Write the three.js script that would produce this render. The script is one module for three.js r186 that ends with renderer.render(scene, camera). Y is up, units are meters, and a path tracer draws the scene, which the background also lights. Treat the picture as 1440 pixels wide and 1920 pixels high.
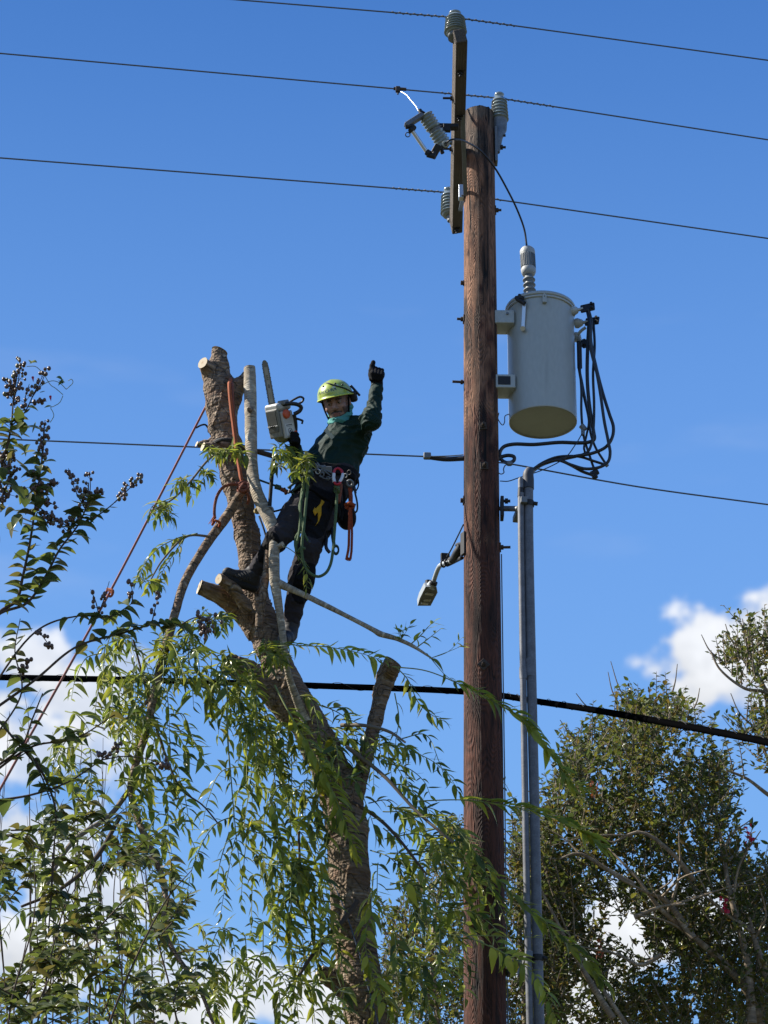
import * as THREE from 'three';
import { mergeGeometries } from 'three/addons/utils/BufferGeometryUtils.js';
import { RoundedBoxGeometry } from 'three/addons/geometries/RoundedBoxGeometry.js';

// ---------------------------------------------------------------- camera, sky, sun, exposure
const F = 4330, PITCH = 26.8 * Math.PI / 180, ROLL = 0.7 * Math.PI / 180, EYE = 1.6, EXPOSURE = 1.85;
const scene = new THREE.Scene();
const camera = new THREE.PerspectiveCamera(2 * Math.atan(960 / F) * 180 / Math.PI, 0.75, 0.1, 2000);
camera.rotation.order = 'YXZ';
camera.rotation.set(PITCH, 0, ROLL);
camera.position.set(0, EYE, 0);
camera.updateMatrixWorld();

const SUN_EL = 42 * Math.PI / 180, SUN_AZ = 7 * Math.PI / 180;   // from the left, a little behind the pole
const toSun = new THREE.Vector3(-Math.cos(SUN_EL) * Math.cos(SUN_AZ), Math.sin(SUN_EL), -Math.cos(SUN_EL) * Math.sin(SUN_AZ));
const sun = new THREE.DirectionalLight(new THREE.Color(1, 0.94, 0.85), 5);
sun.position.copy(toSun).multiplyScalar(60).add(new THREE.Vector3(0, 5, -13));
sun.target.position.set(0, 5, -13);
sun.castShadow = true;
Object.assign(sun.shadow.camera, { left: -14, right: 14, top: 14, bottom: -14, near: 1, far: 140 });
sun.shadow.mapSize.set(4096, 4096);
scene.add(sun, sun.target);

// ---------------------------------------------------------------- random and noise
function rng(seed) { let a = seed >>> 0; return () => { a = (a + 0x6D2B79F5) | 0; let t = Math.imul(a ^ (a >>> 15), 1 | a); t = (t + Math.imul(t ^ (t >>> 7), 61 | t)) ^ t; return ((t ^ (t >>> 14)) >>> 0) / 4294967296; }; }
const rand = rng(77);
const rr = (a, b) => a + (b - a) * rand();
const PERM = (() => { const r = rng(5), p = [...Array(256).keys()]; for (let i = 255; i > 0; i--) { const j = Math.floor(r() * (i + 1)); [p[i], p[j]] = [p[j], p[i]]; } return new Uint8Array([...p, ...p]); })();
const fade = t => t * t * t * (t * (t * 6 - 15) + 10), mix = (a, b, t) => a + (b - a) * t, clamp = (x, a = 0, b = 1) => Math.min(b, Math.max(a, x));
const sstep = (a, b, x) => { const t = clamp((x - a) / (b - a)); return t * t * (3 - 2 * t); };
function g3(h, x, y, z) { h &= 15; const u = h < 8 ? x : y, v = h < 4 ? y : h === 12 || h === 14 ? x : z; return ((h & 1) ? -u : u) + ((h & 2) ? -v : v); }
function noise(x, y = 0, z = 0, px = 256, py = 256) {     // gradient noise, -1..1, periodic in x and y
  let X = Math.floor(x), Y = Math.floor(y), Z = Math.floor(z); x -= X; y -= Y; z -= Z;
  const X0 = ((X % px) + px) % px & 255, X1 = (((X + 1) % px) + px) % px & 255, Y0 = ((Y % py) + py) % py & 255, Y1 = (((Y + 1) % py) + py) % py & 255, Z0 = Z & 255, Z1 = (Z + 1) & 255;
  const u = fade(x), v = fade(y), w = fade(z), h = (a, b, c) => PERM[PERM[PERM[a] + b] + c];
  return mix(mix(mix(g3(h(X0, Y0, Z0), x, y, z), g3(h(X1, Y0, Z0), x - 1, y, z), u), mix(g3(h(X0, Y1, Z0), x, y - 1, z), g3(h(X1, Y1, Z0), x - 1, y - 1, z), u), v),
    mix(mix(g3(h(X0, Y0, Z1), x, y, z - 1), g3(h(X1, Y0, Z1), x - 1, y, z - 1), u), mix(g3(h(X0, Y1, Z1), x, y - 1, z - 1), g3(h(X1, Y1, Z1), x - 1, y - 1, z - 1), u), v), w);
}
function fbm(x, y, z, o = 4, px = 256, py = 256) { let s = 0, a = 0.5, f = 1; for (let i = 0; i < o; i++) { s += a * noise(x * f, y * f, z * f + i * 7.3, px * f, py * f); a *= 0.5; f *= 2; } return s; }

// ---------------------------------------------------------------- pixel of the photograph -> point of the place
const V = (x, y, z) => new THREE.Vector3(x, y, z);
const AX = V(1, 0, 0).applyQuaternion(camera.quaternion), AY = V(0, 1, 0).applyQuaternion(camera.quaternion), AZ = V(0, 0, -1).applyQuaternion(camera.quaternion);
const ray = (px, py) => AZ.clone().addScaledVector(AX, (px - 720) / F).addScaledVector(AY, (960 - py) / F);
function P(px, py, D) { const r = ray(px, py); return r.multiplyScalar(D / -r.z).add(camera.position); }         // on the upright plane D metres away
function PH(px, py, y) { const r = ray(px, py); return r.multiplyScalar((y - EYE) / r.y).add(camera.position); }   // at height y
const mpp = (px, py, D) => D / -ray(px, py).z / F;                                                              // metres per pixel there

// ---------------------------------------------------------------- sky: air and clouds
{
  const W = 4096, H = 2048, data = new Float32Array(W * H * 4);
  const lin = c => c <= 0.04045 ? c / 12.92 : Math.pow((c + 0.055) / 1.055, 2.4);
  const stops = [[-90, 150, 165, 175], [-2, 168, 192, 218], [2, 160, 196, 236], [8, 140, 188, 243], [16, 128, 181, 243], [22, 119, 172, 240], [27, 109, 162, 234], [30, 102, 155, 228], [33, 93, 146, 220], [37, 80, 133, 209], [41, 68, 121, 198], [60, 54, 102, 178], [90, 46, 90, 162]].map(([e, ...c]) => [e, ...c.map(v => lin(v / 255))]);
  const skyAt = e => { for (let i = 1; i < stops.length; i++) if (e <= stops[i][0]) { const a = stops[i - 1], b = stops[i], t = clamp((e - a[0]) / (b[0] - a[0])); return [mix(a[1], b[1], t), mix(a[2], b[2], t), mix(a[3], b[3], t)]; } return stops[stops.length - 1].slice(1); };
  // cumulus heaps: azimuth (degrees right of the view), elevation, radii
  const puffs = [];
  const dirOf = (px, py) => { const r = ray(px, py).normalize(); return [Math.atan2(r.x, -r.z) * 180 / Math.PI, Math.asin(r.y) * 180 / Math.PI]; };
  const addPx = (px, py, rx, ry, k = 1) => { const [a, e] = dirOf(px, py); puffs.push([a, e, rx / 4330 * 57.3 / Math.cos(e / 57.3), ry / 4330 * 57.3, k]); };
  addPx(1332, 1240, 132, 120); addPx(1300, 1305, 75, 60, 0.8); addPx(1440, 1175, 95, 75); addPx(1300, 1310, 60, 55, 0.8); addPx(1500, 1240, 120, 110); addPx(1390, 1290, 80, 60, 0.7);
  addPx(60, 1255, 120, 85, 0.9); addPx(150, 1310, 130, 80, 0.85); addPx(60, 1400, 150, 90, 0.7); addPx(-120, 1330, 200, 170); addPx(190, 1400, 110, 80, 0.6); addPx(60, 1560, 170, 90, 0.8); addPx(180, 1680, 150, 80, 0.8); addPx(40, 1800, 200, 100); addPx(240, 1240, 70, 45, 0.55);
  addPx(480, 1860, 160, 70, 0.9); addPx(620, 1895, 120, 70); addPx(330, 1830, 130, 80, 0.7); addPx(330, 1910, 180, 80);
  addPx(1150, 1780, 150, 120); addPx(1230, 1720, 130, 80); addPx(1080, 1850, 140, 110); addPx(1330, 1700, 120, 80, 0.8);
  const r = rng(31);
  for (let i = 0; i < 150; i++) {                    // the same fair-weather heaps all the way round
    const a = r() * 360, e = 4 + 21 * Math.pow(r(), 1.3);
    let d = Math.abs(((a + 180) % 360) - 180); if (d < 13 && e > 9) continue;
    const s = 0.7 + r() * 1.6; for (let k = 0; k < 4; k++) puffs.push([a + (r() - 0.5) * 3.4 * s, e + (r() - 0.5) * 1.4 * s, (1 + r()) * 1.3 * s, (0.6 + r() * 0.7) * s, 0.75 + 0.25 * r()]);
  }
  const rows = [...Array(H)].map(() => []);
  const yOf = e => (e / 180 + 0.5) * H;
  for (const p of puffs) { const y0 = Math.max(0, Math.floor(yOf(p[1] - p[3] * 1.5))), y1 = Math.min(H - 1, Math.ceil(yOf(p[1] + p[3] * 1.5))); for (let y = y0; y <= y1; y++) rows[y].push(p); }
  for (let y = 0; y < H; y++) {
    const e = ((y + 0.5) / H - 0.5) * 180, base = skyAt(e);
    for (let x = 0; x < W; x++) {
      const az = ((x + 0.5) / W - 0.25) * 360;       // equirectangular: u = 0.25 looks along -z
      let c = 0, top = 0;
      const nb = rows[y].length ? fbm(az * 0.55, e * 0.75, 3.1, 6) : 0, fine = rows[y].length ? fbm(az * 2.1, e * 2.6, 9.4, 4) : 0;
      for (const p of rows[y]) {
        let d = az - p[0]; d -= 360 * Math.round(d / 360);
        const q = (d / p[2]) ** 2 + ((e - p[1]) / p[3]) ** 2; if (q > 2.2) continue;
        const v = (1 - Math.sqrt(q)) * 1.0 + nb * 1.0 + fine * 0.5;
        const m = sstep(0.03, 0.5, v) * p[4];
        c = 1 - (1 - c) * (1 - m * 0.97); top = Math.max(top, m * ((e - p[1]) / p[3]));
      }
      const wisp = e > 3 && e < 32 ? 0.10 * sstep(0.08, 0.5, fbm(az * 0.12, e * 0.5, 5.5, 5)) : 0;
      c = Math.max(c, wisp);
      const shade = 0.9 + 0.1 * clamp(top + 0.4) + 0.3 * nb + 0.12 * fine;
      const cl = [0.88 * shade, 0.905 * shade, 0.95 * shade], o = (y * W + x) * 4;
      for (let k = 0; k < 3; k++) data[o + k] = mix(base[k], cl[k], c) / EXPOSURE;
      data[o + 3] = 1;
    }
  }
  const t = new THREE.DataTexture(data, W, H, THREE.RGBAFormat, THREE.FloatType);
  t.mapping = THREE.EquirectangularReflectionMapping; t.magFilter = t.minFilter = THREE.LinearFilter; t.needsUpdate = true;
  scene.background = t; scene.environment = t;
}
const renderer = new THREE.WebGLRenderer({ antialias: true });
renderer.toneMapping = THREE.LinearToneMapping;
renderer.toneMappingExposure = EXPOSURE;
renderer.shadowMap.enabled = true;

// ---------------------------------------------------------------- things, parts, names
const taken = new Map();
function numbered(name) { const n = taken.get(name) ?? 0; taken.set(name, n + 1); return n ? `${name}_${String(n).padStart(3, '0')}` : name; }
function tag(o, label, category, group) { o.userData.label = label; o.userData.category = category; if (group) o.userData.group = group; return o; }
function thing(name, label, category, pos, group) { const g = new THREE.Group(); g.name = numbered(name); if (pos) g.position.copy(pos); scene.add(g); return tag(g, label, category, group); }
function part(name, geo, mat, parent) {               // geometry given in world axes; kept relative to the thing's base
  const m = new THREE.Mesh(Array.isArray(geo) ? join(geo) : geo, mat); m.name = name;
  parent.add(m);
  let p = parent; const off = V(0, 0, 0); while (p && p !== scene) { off.add(p.position); p = p.parent; }
  m.position.copy(off.negate());
  return m;
}
function solo(name, geo, mat, label, category, group) { const m = new THREE.Mesh(Array.isArray(geo) ? join(geo) : geo, mat); m.name = numbered(name); scene.add(m); return tag(m, label, category, group); }
function join(list) {
  list = list.filter(Boolean).map(g => { g = g.index ? g.toNonIndexed() : g; for (const k of Object.keys(g.attributes)) if (!['position', 'normal', 'uv'].includes(k)) g.deleteAttribute(k); if (!g.attributes.uv) g.setAttribute('uv', new THREE.BufferAttribute(new Float32Array(g.attributes.position.count * 2), 2)); return g; });
  return list.length === 1 ? list[0] : mergeGeometries(list);
}
const quatTo = (d, from = V(0, 1, 0)) => new THREE.Quaternion().setFromUnitVectors(from, d.clone().normalize());
function placeG(g, pos, q, s) { return g.applyMatrix4(new THREE.Matrix4().compose(pos, q ?? new THREE.Quaternion(), s ?? V(1, 1, 1))); }
// orientation whose y axis runs along d and whose z axis faces f as far as it can
function basis(d, f) { const y = d.clone().normalize(), x = V(0, 0, 0).crossVectors(y, f).normalize(), z = V(0, 0, 0).crossVectors(x, y); return new THREE.Quaternion().setFromRotationMatrix(new THREE.Matrix4().makeBasis(x, y, z)); }

// a tube through points with a radius at each; uv in metres; shape(angle, along, r) may vary the radius
function tube(pts, radii, { seg = 10, step = 0, cap = true, vary, closed = false } = {}) {
  const n0 = pts.length, rad = typeof radii === 'number' ? pts.map(() => radii) : radii.length === 2 && n0 !== 2 ? pts.map((_, i) => mix(radii[0], radii[1], i / (n0 - 1))) : radii;
  let C = pts, R = rad;
  if (n0 > 2 || closed) {
    const cv = new THREE.CatmullRomCurve3(pts, closed, 'centripetal'), L = cv.getLength(), n = Math.max(n0 * 2, Math.ceil(L / (step || Math.max(0.012, L / (n0 * 6)))));
    C = []; R = [];
    for (let i = 0; i <= n; i++) { const t = i / n; C.push(cv.getPoint(t)); const k = t * (closed ? n0 : n0 - 1), a = Math.min(Math.floor(k), n0 - 1); R.push(mix(rad[a % n0], rad[(a + 1) % n0] ?? rad[n0 - 1], k - a)); }
  } else if (step) { const n = Math.max(1, Math.ceil(pts[0].distanceTo(pts[1]) / step)); C = []; R = []; for (let i = 0; i <= n; i++) { C.push(pts[0].clone().lerp(pts[1], i / n)); R.push(mix(rad[0], rad[1], i / n)); } }
  const pos = [], nor = [], uv = [], idx = []; let len = 0, N = null;
  const m = C.length, rm = R.reduce((a, b) => a + b, 0) / m;
  for (let i = 0; i < m; i++) {
    const T = C[Math.min(i + 1, m - 1)].clone().sub(C[Math.max(i - 1, 0)]).normalize();
    if (!N) N = Math.abs(T.y) < 0.9 ? V(0, 1, 0) : V(1, 0, 0.3);
    N.addScaledVector(T, -N.dot(T)).normalize(); const B = V(0, 0, 0).crossVectors(T, N);
    if (i) len += C[i].distanceTo(C[i - 1]);
    for (let j = 0; j <= seg; j++) {
      const a = j / seg * Math.PI * 2, c = Math.cos(a), s = Math.sin(a), dx = N.x * c + B.x * s, dy = N.y * c + B.y * s, dz = N.z * c + B.z * s, r = vary ? R[i] * vary(a, len, R[i]) : R[i];
      pos.push(C[i].x + dx * r, C[i].y + dy * r, C[i].z + dz * r); nor.push(dx, dy, dz); uv.push(j / seg * Math.PI * 2 * rm, len);
    }
  }
  for (let i = 0; i < m - 1; i++) for (let j = 0; j < seg; j++) { const a = i * (seg + 1) + j, b = a + seg + 1; idx.push(a, a + 1, b, b, a + 1, b + 1); }
  if (cap && !closed) for (const [i, sgn] of [[0, -1], [m - 1, 1]]) {
    const T = C[Math.min(i + 1, m - 1)].clone().sub(C[Math.max(i - 1, 0)]).normalize().multiplyScalar(sgn), o = pos.length / 3;
    pos.push(C[i].x, C[i].y, C[i].z); nor.push(T.x, T.y, T.z); uv.push(0, 0);
    for (let j = 0; j <= seg; j++) { const k = (i * (seg + 1) + j) * 3; pos.push(pos[k], pos[k + 1], pos[k + 2]); nor.push(T.x, T.y, T.z); uv.push(Math.cos(j / seg * 6.283) * R[i], Math.sin(j / seg * 6.283) * R[i]); }
    for (let j = 0; j < seg; j++) sgn > 0 ? idx.push(o, o + 1 + j, o + 2 + j) : idx.push(o, o + 2 + j, o + 1 + j);
  }
  const g = new THREE.BufferGeometry();
  g.setAttribute('position', new THREE.Float32BufferAttribute(pos, 3)); g.setAttribute('normal', new THREE.Float32BufferAttribute(nor, 3)); g.setAttribute('uv', new THREE.Float32BufferAttribute(uv, 2)); g.setIndex(idx);
  if (vary) g.computeVertexNormals();
  return g;
}
const rod = (a, b, r, r2 = r, seg = 10) => tube([a, b], [r, r2], { seg });
function lathe(profile, base, dir = V(0, 1, 0), seg = 32) { const g = new THREE.LatheGeometry(profile.map(([r, y]) => new THREE.Vector2(Math.max(r, 0.0001), y)), seg); return placeG(g, base, quatTo(dir)); }
function box(w, h, d, pos, q, bevel = 0.004) { const b = Math.min(bevel, w / 2.2, h / 2.2, d / 2.2); return placeG(new RoundedBoxGeometry(w, h, d, 1, b), pos, q); }
function extrude(shapePts, depth, bevel = 0.002, holes = []) {
  const s = new THREE.Shape(shapePts.map(([x, y]) => new THREE.Vector2(x, y))); for (const h of holes) s.holes.push(new THREE.Path(h.map(([x, y]) => new THREE.Vector2(x, y))));
  const g = new THREE.ExtrudeGeometry(s, { depth, bevelEnabled: bevel > 0, bevelThickness: bevel, bevelSize: bevel, bevelSegments: 2, curveSegments: 12 }); g.translate(0, 0, -depth / 2); return g;
}
const lerpP = (a, b, t) => a.clone().lerp(b, t);
const pxs = (list, D) => list.map(([x, y, d]) => P(x, y, d ?? D));

// ---------------------------------------------------------------- distance fields -> one skin (surface nets)
const smin = (a, b, k) => { const h = Math.max(k - Math.abs(a - b), 0) / k; return Math.min(a, b) - h * h * k * 0.25; };
function cone(a, b, ra, rb) {
  const dx = b.x - a.x, dy = b.y - a.y, dz = b.z - a.z, q = 1 / (dx * dx + dy * dy + dz * dz);
  return (x, y, z) => { const px = x - a.x, py = y - a.y, pz = z - a.z, t = clamp((px * dx + py * dy + pz * dz) * q), ex = px - dx * t, ey = py - dy * t, ez = pz - dz * t; return Math.sqrt(ex * ex + ey * ey + ez * ez) - (ra + (rb - ra) * t); };
}
function chain(pts, radii) { const out = []; for (let i = 1; i < pts.length; i++) out.push(cone(pts[i - 1], pts[i], radii[i - 1], radii[i])); return out; }
function union(list, k) { return (x, y, z) => { let d = 1e9; for (const f of list) { const e = f(x, y, z); d = d > 1e8 ? e : smin(d, e, k); } return d; }; }
function bounds(pts, pad) { const b = new THREE.Box3().setFromPoints(pts); b.expandByScalar(pad); return b; }
function skin(f, b, h, uvOf, colorOf) {
  const nx = Math.ceil((b.max.x - b.min.x) / h) + 1, ny = Math.ceil((b.max.y - b.min.y) / h) + 1, nz = Math.ceil((b.max.z - b.min.z) / h) + 1, S = nx * ny, G = new Float32Array(S * nz);
  const X = i => b.min.x + i * h, Y = j => b.min.y + j * h, Z = k => b.min.z + k * h;
  for (let k = 0; k < nz; k += 2) for (let j = 0; j < ny; j += 2) for (let i = 0; i < nx; i += 2) {   // coarse first: skip far blocks
    const d = f(X(i + 0.5), Y(j + 0.5), Z(k + 0.5));
    for (let c = 0; c < 8; c++) { const a = i + (c & 1), e = j + ((c >> 1) & 1), l = k + (c >> 2); if (a >= nx || e >= ny || l >= nz) continue; G[a + e * nx + l * S] = Math.abs(d) > h * 5 ? d : f(X(a), Y(e), Z(l)); }
  }
  const ids = new Int32Array(S * nz).fill(-1), pos = [], idx = [];
  const E = [[0, 1], [2, 3], [4, 5], [6, 7], [0, 2], [1, 3], [4, 6], [5, 7], [0, 4], [1, 5], [2, 6], [3, 7]], v = new Float32Array(8);
  for (let k = 0; k < nz - 1; k++) for (let j = 0; j < ny - 1; j++) for (let i = 0; i < nx - 1; i++) {
    const o = i + j * nx + k * S; let s = 0;
    for (let c = 0; c < 8; c++) { v[c] = G[o + (c & 1) + ((c >> 1) & 1) * nx + (c >> 2) * S]; if (v[c] < 0) s++; }
    if (s === 0 || s === 8) continue;
    let x = 0, y = 0, z = 0, n = 0;
    for (const [p, q] of E) if ((v[p] < 0) !== (v[q] < 0)) { const t = v[p] / (v[p] - v[q]); x += mix(p & 1, q & 1, t); y += mix((p >> 1) & 1, (q >> 1) & 1, t); z += mix(p >> 2, q >> 2, t); n++; }
    ids[o] = pos.length / 3; pos.push(X(i + x / n), Y(j + y / n), Z(k + z / n));
  }
  const quad = (a, b2, c, d, flip) => { if (a < 0 || b2 < 0 || c < 0 || d < 0) return; flip ? idx.push(a, c, b2, a, d, c) : idx.push(a, b2, c, a, c, d); };
  for (let k = 1; k < nz - 1; k++) for (let j = 1; j < ny - 1; j++) for (let i = 1; i < nx - 1; i++) {
    const o = i + j * nx + k * S, a = G[o] < 0;
    if (a !== (G[o + 1] < 0)) quad(ids[o - nx - S], ids[o - S], ids[o], ids[o - nx], !a);
    if (a !== (G[o + nx] < 0)) quad(ids[o - 1 - S], ids[o - 1], ids[o], ids[o - S], !a);
    if (a !== (G[o + S] < 0)) quad(ids[o - 1 - nx], ids[o - nx], ids[o], ids[o - 1], !a);
  }
  const g = new THREE.BufferGeometry(), N = [], U = [], C = [], e = h * 0.5;
  for (let i = 0; i < pos.length; i += 3) {
    const x = pos[i], y = pos[i + 1], z = pos[i + 2], n = V(f(x + e, y, z) - f(x - e, y, z), f(x, y + e, z) - f(x, y - e, z), f(x, y, z + e) - f(x, y, z - e)).normalize(); N.push(n.x, n.y, n.z);
    const u = uvOf ? uvOf(x, y, z, n) : [x + z, y]; U.push(u[0], u[1]);
    if (colorOf) C.push(...colorOf(x, y, z, n));
  }
  g.setAttribute('position', new THREE.Float32BufferAttribute(pos, 3)); g.setAttribute('normal', new THREE.Float32BufferAttribute(N, 3)); g.setAttribute('uv', new THREE.Float32BufferAttribute(U, 2));
  if (colorOf) g.setAttribute('color', new THREE.Float32BufferAttribute(C, 3));
  // wind the faces outwards
  let flips = 0; for (let t = 0; t < idx.length; t += 3 * Math.max(1, Math.floor(idx.length / 900))) { const [A, B, C2] = [0, 1, 2].map(q => V(pos[idx[t + q] * 3], pos[idx[t + q] * 3 + 1], pos[idx[t + q] * 3 + 2])); const n = B.clone().sub(A).cross(C2.sub(A)); flips += n.dot(V(N[idx[t] * 3], N[idx[t] * 3 + 1], N[idx[t] * 3 + 2])) < 0 ? 1 : -1; }
  if (flips > 0) for (let t = 0; t < idx.length; t += 3) { const q = idx[t + 1]; idx[t + 1] = idx[t + 2]; idx[t + 2] = q; }
  g.setIndex(idx);
  return g;
}

// ---------------------------------------------------------------- textures and materials
function dataTex(w, h, f, srgb = true) {
  const d = new Uint8Array(w * h * 4);
  for (let y = 0; y < h; y++) for (let x = 0; x < w; x++) { const c = f(x / w, y / h), o = (y * w + x) * 4; if (typeof c === 'number') { d[o] = d[o + 1] = d[o + 2] = clamp(c) * 255; } else { d[o] = clamp(c[0]) * 255; d[o + 1] = clamp(c[1]) * 255; d[o + 2] = clamp(c[2]) * 255; } d[o + 3] = 255; }
  const t = new THREE.DataTexture(d, w, h); t.wrapS = t.wrapT = THREE.RepeatWrapping; t.magFilter = THREE.LinearFilter; t.minFilter = THREE.LinearMipmapLinearFilter; t.generateMipmaps = true; if (srgb) t.colorSpace = THREE.SRGBColorSpace; t.needsUpdate = true; return t;
}
const rep = (t, x, y) => { t.repeat.set(x, y); return t; };
const L = (r, g, b) => new THREE.Color().setRGB(r, g, b);
const S = (r, g, b) => new THREE.Color().setRGB(r / 255, g / 255, b / 255, THREE.SRGBColorSpace);
const std = (color, roughness = 0.7, metalness = 0, o = {}) => new THREE.MeshStandardMaterial({ color, roughness, metalness, ...o });
const mixc = (a, b, t) => a.map((v, i) => mix(v, b[i], t));

// pole wood: contours of a stretched field give the arched grain, with knots, checks, nail scars and grey weathering
const POLE_TALL = 6.6;
const knots = (() => { const r = rng(91), k = []; for (let i = 0; i < 26; i++) k.push([r(), r(), 0.5 + r()]); return k; })();
function poleField(u, v) {
  let g = 2.3 * noise(u * 4, v * 6, 0.3, 4, 6) + 1.2 * noise(u * 8, v * 16, 4.1, 8, 16) + u * 0;
  let kn = 0;
  for (const [ku, kv, s] of knots) { let du = u - ku; du -= Math.round(du); let dv = v - kv; dv -= Math.round(dv); const q = Math.exp(-((du * 0.78 / 0.035) ** 2 + (dv * POLE_TALL / 0.10) ** 2) / s); g += q * 1.9; kn = Math.max(kn, Math.exp(-((du * 0.78 / 0.013) ** 2 + (dv * POLE_TALL / 0.028) ** 2) / s)); }
  return [g, kn];
}
const poleHeight = (() => {
  const w = 768, h = 2048, H = new Float32Array(w * h), C = [];
  for (let y = 0; y < h; y++) for (let x = 0; x < w; x++) {
    const u = x / w, v = y / h, [g, kn] = poleField(u, v);
    const k = g * 7, ring = Math.abs((k - Math.floor(k)) - 0.5) * 2, fib = noise(u * 90, v * 130, 2.2, 90, 130), fib2 = noise(u * 190, v * 70, 7.7, 190, 70), fib3 = noise(u * 10, v * 30, 17, 10, 30), fib4 = noise(u * 34, v * 34, 27, 34, 34);
    const ck = noise(u * 30, v * 7, 11.5, 30, 7), check = sstep(0.045, 0.0, Math.abs(ck)) * sstep(0.0, 0.35, noise(u * 7, v * 18, 21.3, 7, 18)), ck2 = sstep(0.07, 0.0, Math.abs(noise(u * 44, v * 16, 41.5, 44, 16))) * sstep(0.02, 0.4, noise(u * 11, v * 34, 51.3, 11, 34));
    H[y * w + x] = clamp(0.55 + 0.22 * (ring - 0.5) + 0.12 * fib + 0.1 * fib2 - 0.5 * check - 0.4 * ck2 - 0.3 * kn);
    const patch = noise(u * 5, v * 26, 14.2, 5, 26) * 0.6 + 0.5 * noise(u * 12, v * 60, 3.3, 12, 60);
    const red = sstep(-0.25, 0.25, patch * 0.8 + (0.62 - v) * 2.0), grey = sstep(0.0, 0.4, patch * 0.7 + (v - 0.93) * 9);
    let c = mixc([0.63, 0.475, 0.375], [0.40, 0.25, 0.19], red); c = mixc(c, [0.53, 0.47, 0.415], grey);
    const dark = clamp(0.90 + 0.42 * (ring - 0.5) * (0.6 + 0.8 * fib3) + 0.2 * noise(u * 26, v * 15, 61, 26, 15) - 0.3 * sstep(0.16, 0.42, noise(u * 20, v * 9, 71, 20, 9)) + 0.2 * fib + 0.22 * fib2 + 0.2 * fib4 - 0.6 * check - 0.5 * ck2 - 0.45 * kn);
    const stain = sstep(0.12, 0.5, noise(u * 9, v * 14, 31.1, 9, 14)) * 0.35;
    c = c.map((q, i) => clamp(q * dark * (1 - stain)));
    if (kn > 0.3) c = mixc(c, [0.28, 0.12, 0.09], kn * 0.5);
    C.push(c);
  }
  return { map: dataTex(w, h, (u, v) => C[Math.round(v * h) * w + Math.round(u * w)]), bump: dataTex(w, h, (u, v) => H[Math.round(v * h) * w + Math.round(u * w)], false) };
})();
const M = {};
M.pole = std(L(0.78, 0.72, 0.68), 0.92, 0, { map: poleHeight.map, bumpMap: poleHeight.bump, bumpScale: 0.02 });
const endGrain = dataTex(128, 128, (u, v) => { const r = Math.hypot(u - 0.5, v - 0.5) * 60 + noise(u * 9, v * 9, 1) * 1.5; const s = 0.75 + 0.25 * Math.sin(r * 2.2) + 0.2 * noise(u * 30, v * 30, 5); return [0.55 * s, 0.47 * s, 0.38 * s]; });
M.poleTop = std(L(1, 1, 1), 0.95, 0, { map: endGrain });
const plankC = dataTex(256, 512, (u, v) => { const s = 0.8 + 0.35 * noise(u * 40, v * 6, 2, 40, 6) + 0.25 * noise(u * 90, v * 14, 8, 90, 14) - 0.5 * sstep(0.05, 0, Math.abs(noise(u * 12, v * 3, 19, 12, 3))) * 0.6; return [0.46 * s, 0.42 * s, 0.375 * s]; });
const plankB = dataTex(256, 512, (u, v) => 0.5 + 0.3 * noise(u * 40, v * 6, 2, 40, 6) + 0.2 * noise(u * 90, v * 14, 8, 90, 14) - 0.4 * sstep(0.05, 0, Math.abs(noise(u * 12, v * 3, 19, 12, 3))), false);
M.arm = std(L(1, 1, 1), 0.9, 0, { map: rep(plankC, 4, 1), bumpMap: rep(plankB, 4, 1), bumpScale: 0.004 });

// bark: smooth grey-brown plates with cross wrinkles, lichen freckles and ruddy scrapes
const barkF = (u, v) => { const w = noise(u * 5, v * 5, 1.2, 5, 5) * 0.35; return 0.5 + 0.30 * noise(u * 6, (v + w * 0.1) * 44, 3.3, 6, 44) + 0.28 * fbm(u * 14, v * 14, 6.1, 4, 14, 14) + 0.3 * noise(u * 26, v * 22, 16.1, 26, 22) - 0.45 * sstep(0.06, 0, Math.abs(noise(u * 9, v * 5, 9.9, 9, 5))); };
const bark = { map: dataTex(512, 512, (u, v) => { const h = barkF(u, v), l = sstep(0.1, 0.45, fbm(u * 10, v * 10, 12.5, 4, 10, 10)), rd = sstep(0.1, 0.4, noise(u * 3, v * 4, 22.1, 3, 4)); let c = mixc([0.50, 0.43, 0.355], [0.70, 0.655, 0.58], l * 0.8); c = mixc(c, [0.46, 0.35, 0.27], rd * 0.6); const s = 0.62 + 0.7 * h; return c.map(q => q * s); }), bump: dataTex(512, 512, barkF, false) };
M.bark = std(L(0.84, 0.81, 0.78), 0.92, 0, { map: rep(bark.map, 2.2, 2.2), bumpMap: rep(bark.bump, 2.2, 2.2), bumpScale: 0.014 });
const limbF = (u, v) => 0.5 + 0.34 * noise(u * 5, v * 40, 2.3, 5, 40) + 0.2 * fbm(u * 18, v * 18, 5.1, 3, 18, 18) - 0.35 * sstep(0.1, 0, Math.abs(noise(u * 6, v * 60, 8.8, 6, 60))) * sstep(0.1, 0.4, noise(u * 9, v * 22, 1.8, 9, 22));
const limb = { map: dataTex(512, 512, (u, v) => { const h = limbF(u, v), l = sstep(-0.05, 0.4, fbm(u * 7, v * 7, 2.5, 4, 7, 7)); const c = mixc([0.62, 0.575, 0.50], [0.82, 0.79, 0.715], l), s = 0.6 + 0.75 * h; return c.map(q => q * s); }), bump: dataTex(512, 512, limbF, false) };
M.limb = std(L(0.85, 0.84, 0.82), 0.9, 0, { map: rep(limb.map, 2.5, 2.5), bumpMap: rep(limb.bump, 2.5, 2.5), bumpScale: 0.008 });
M.crapeBark = std(L(0.62, 0.55, 0.47), 0.8, 0, { map: limb.map });
M.twig = std(S(112, 100, 84), 0.9);
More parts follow.
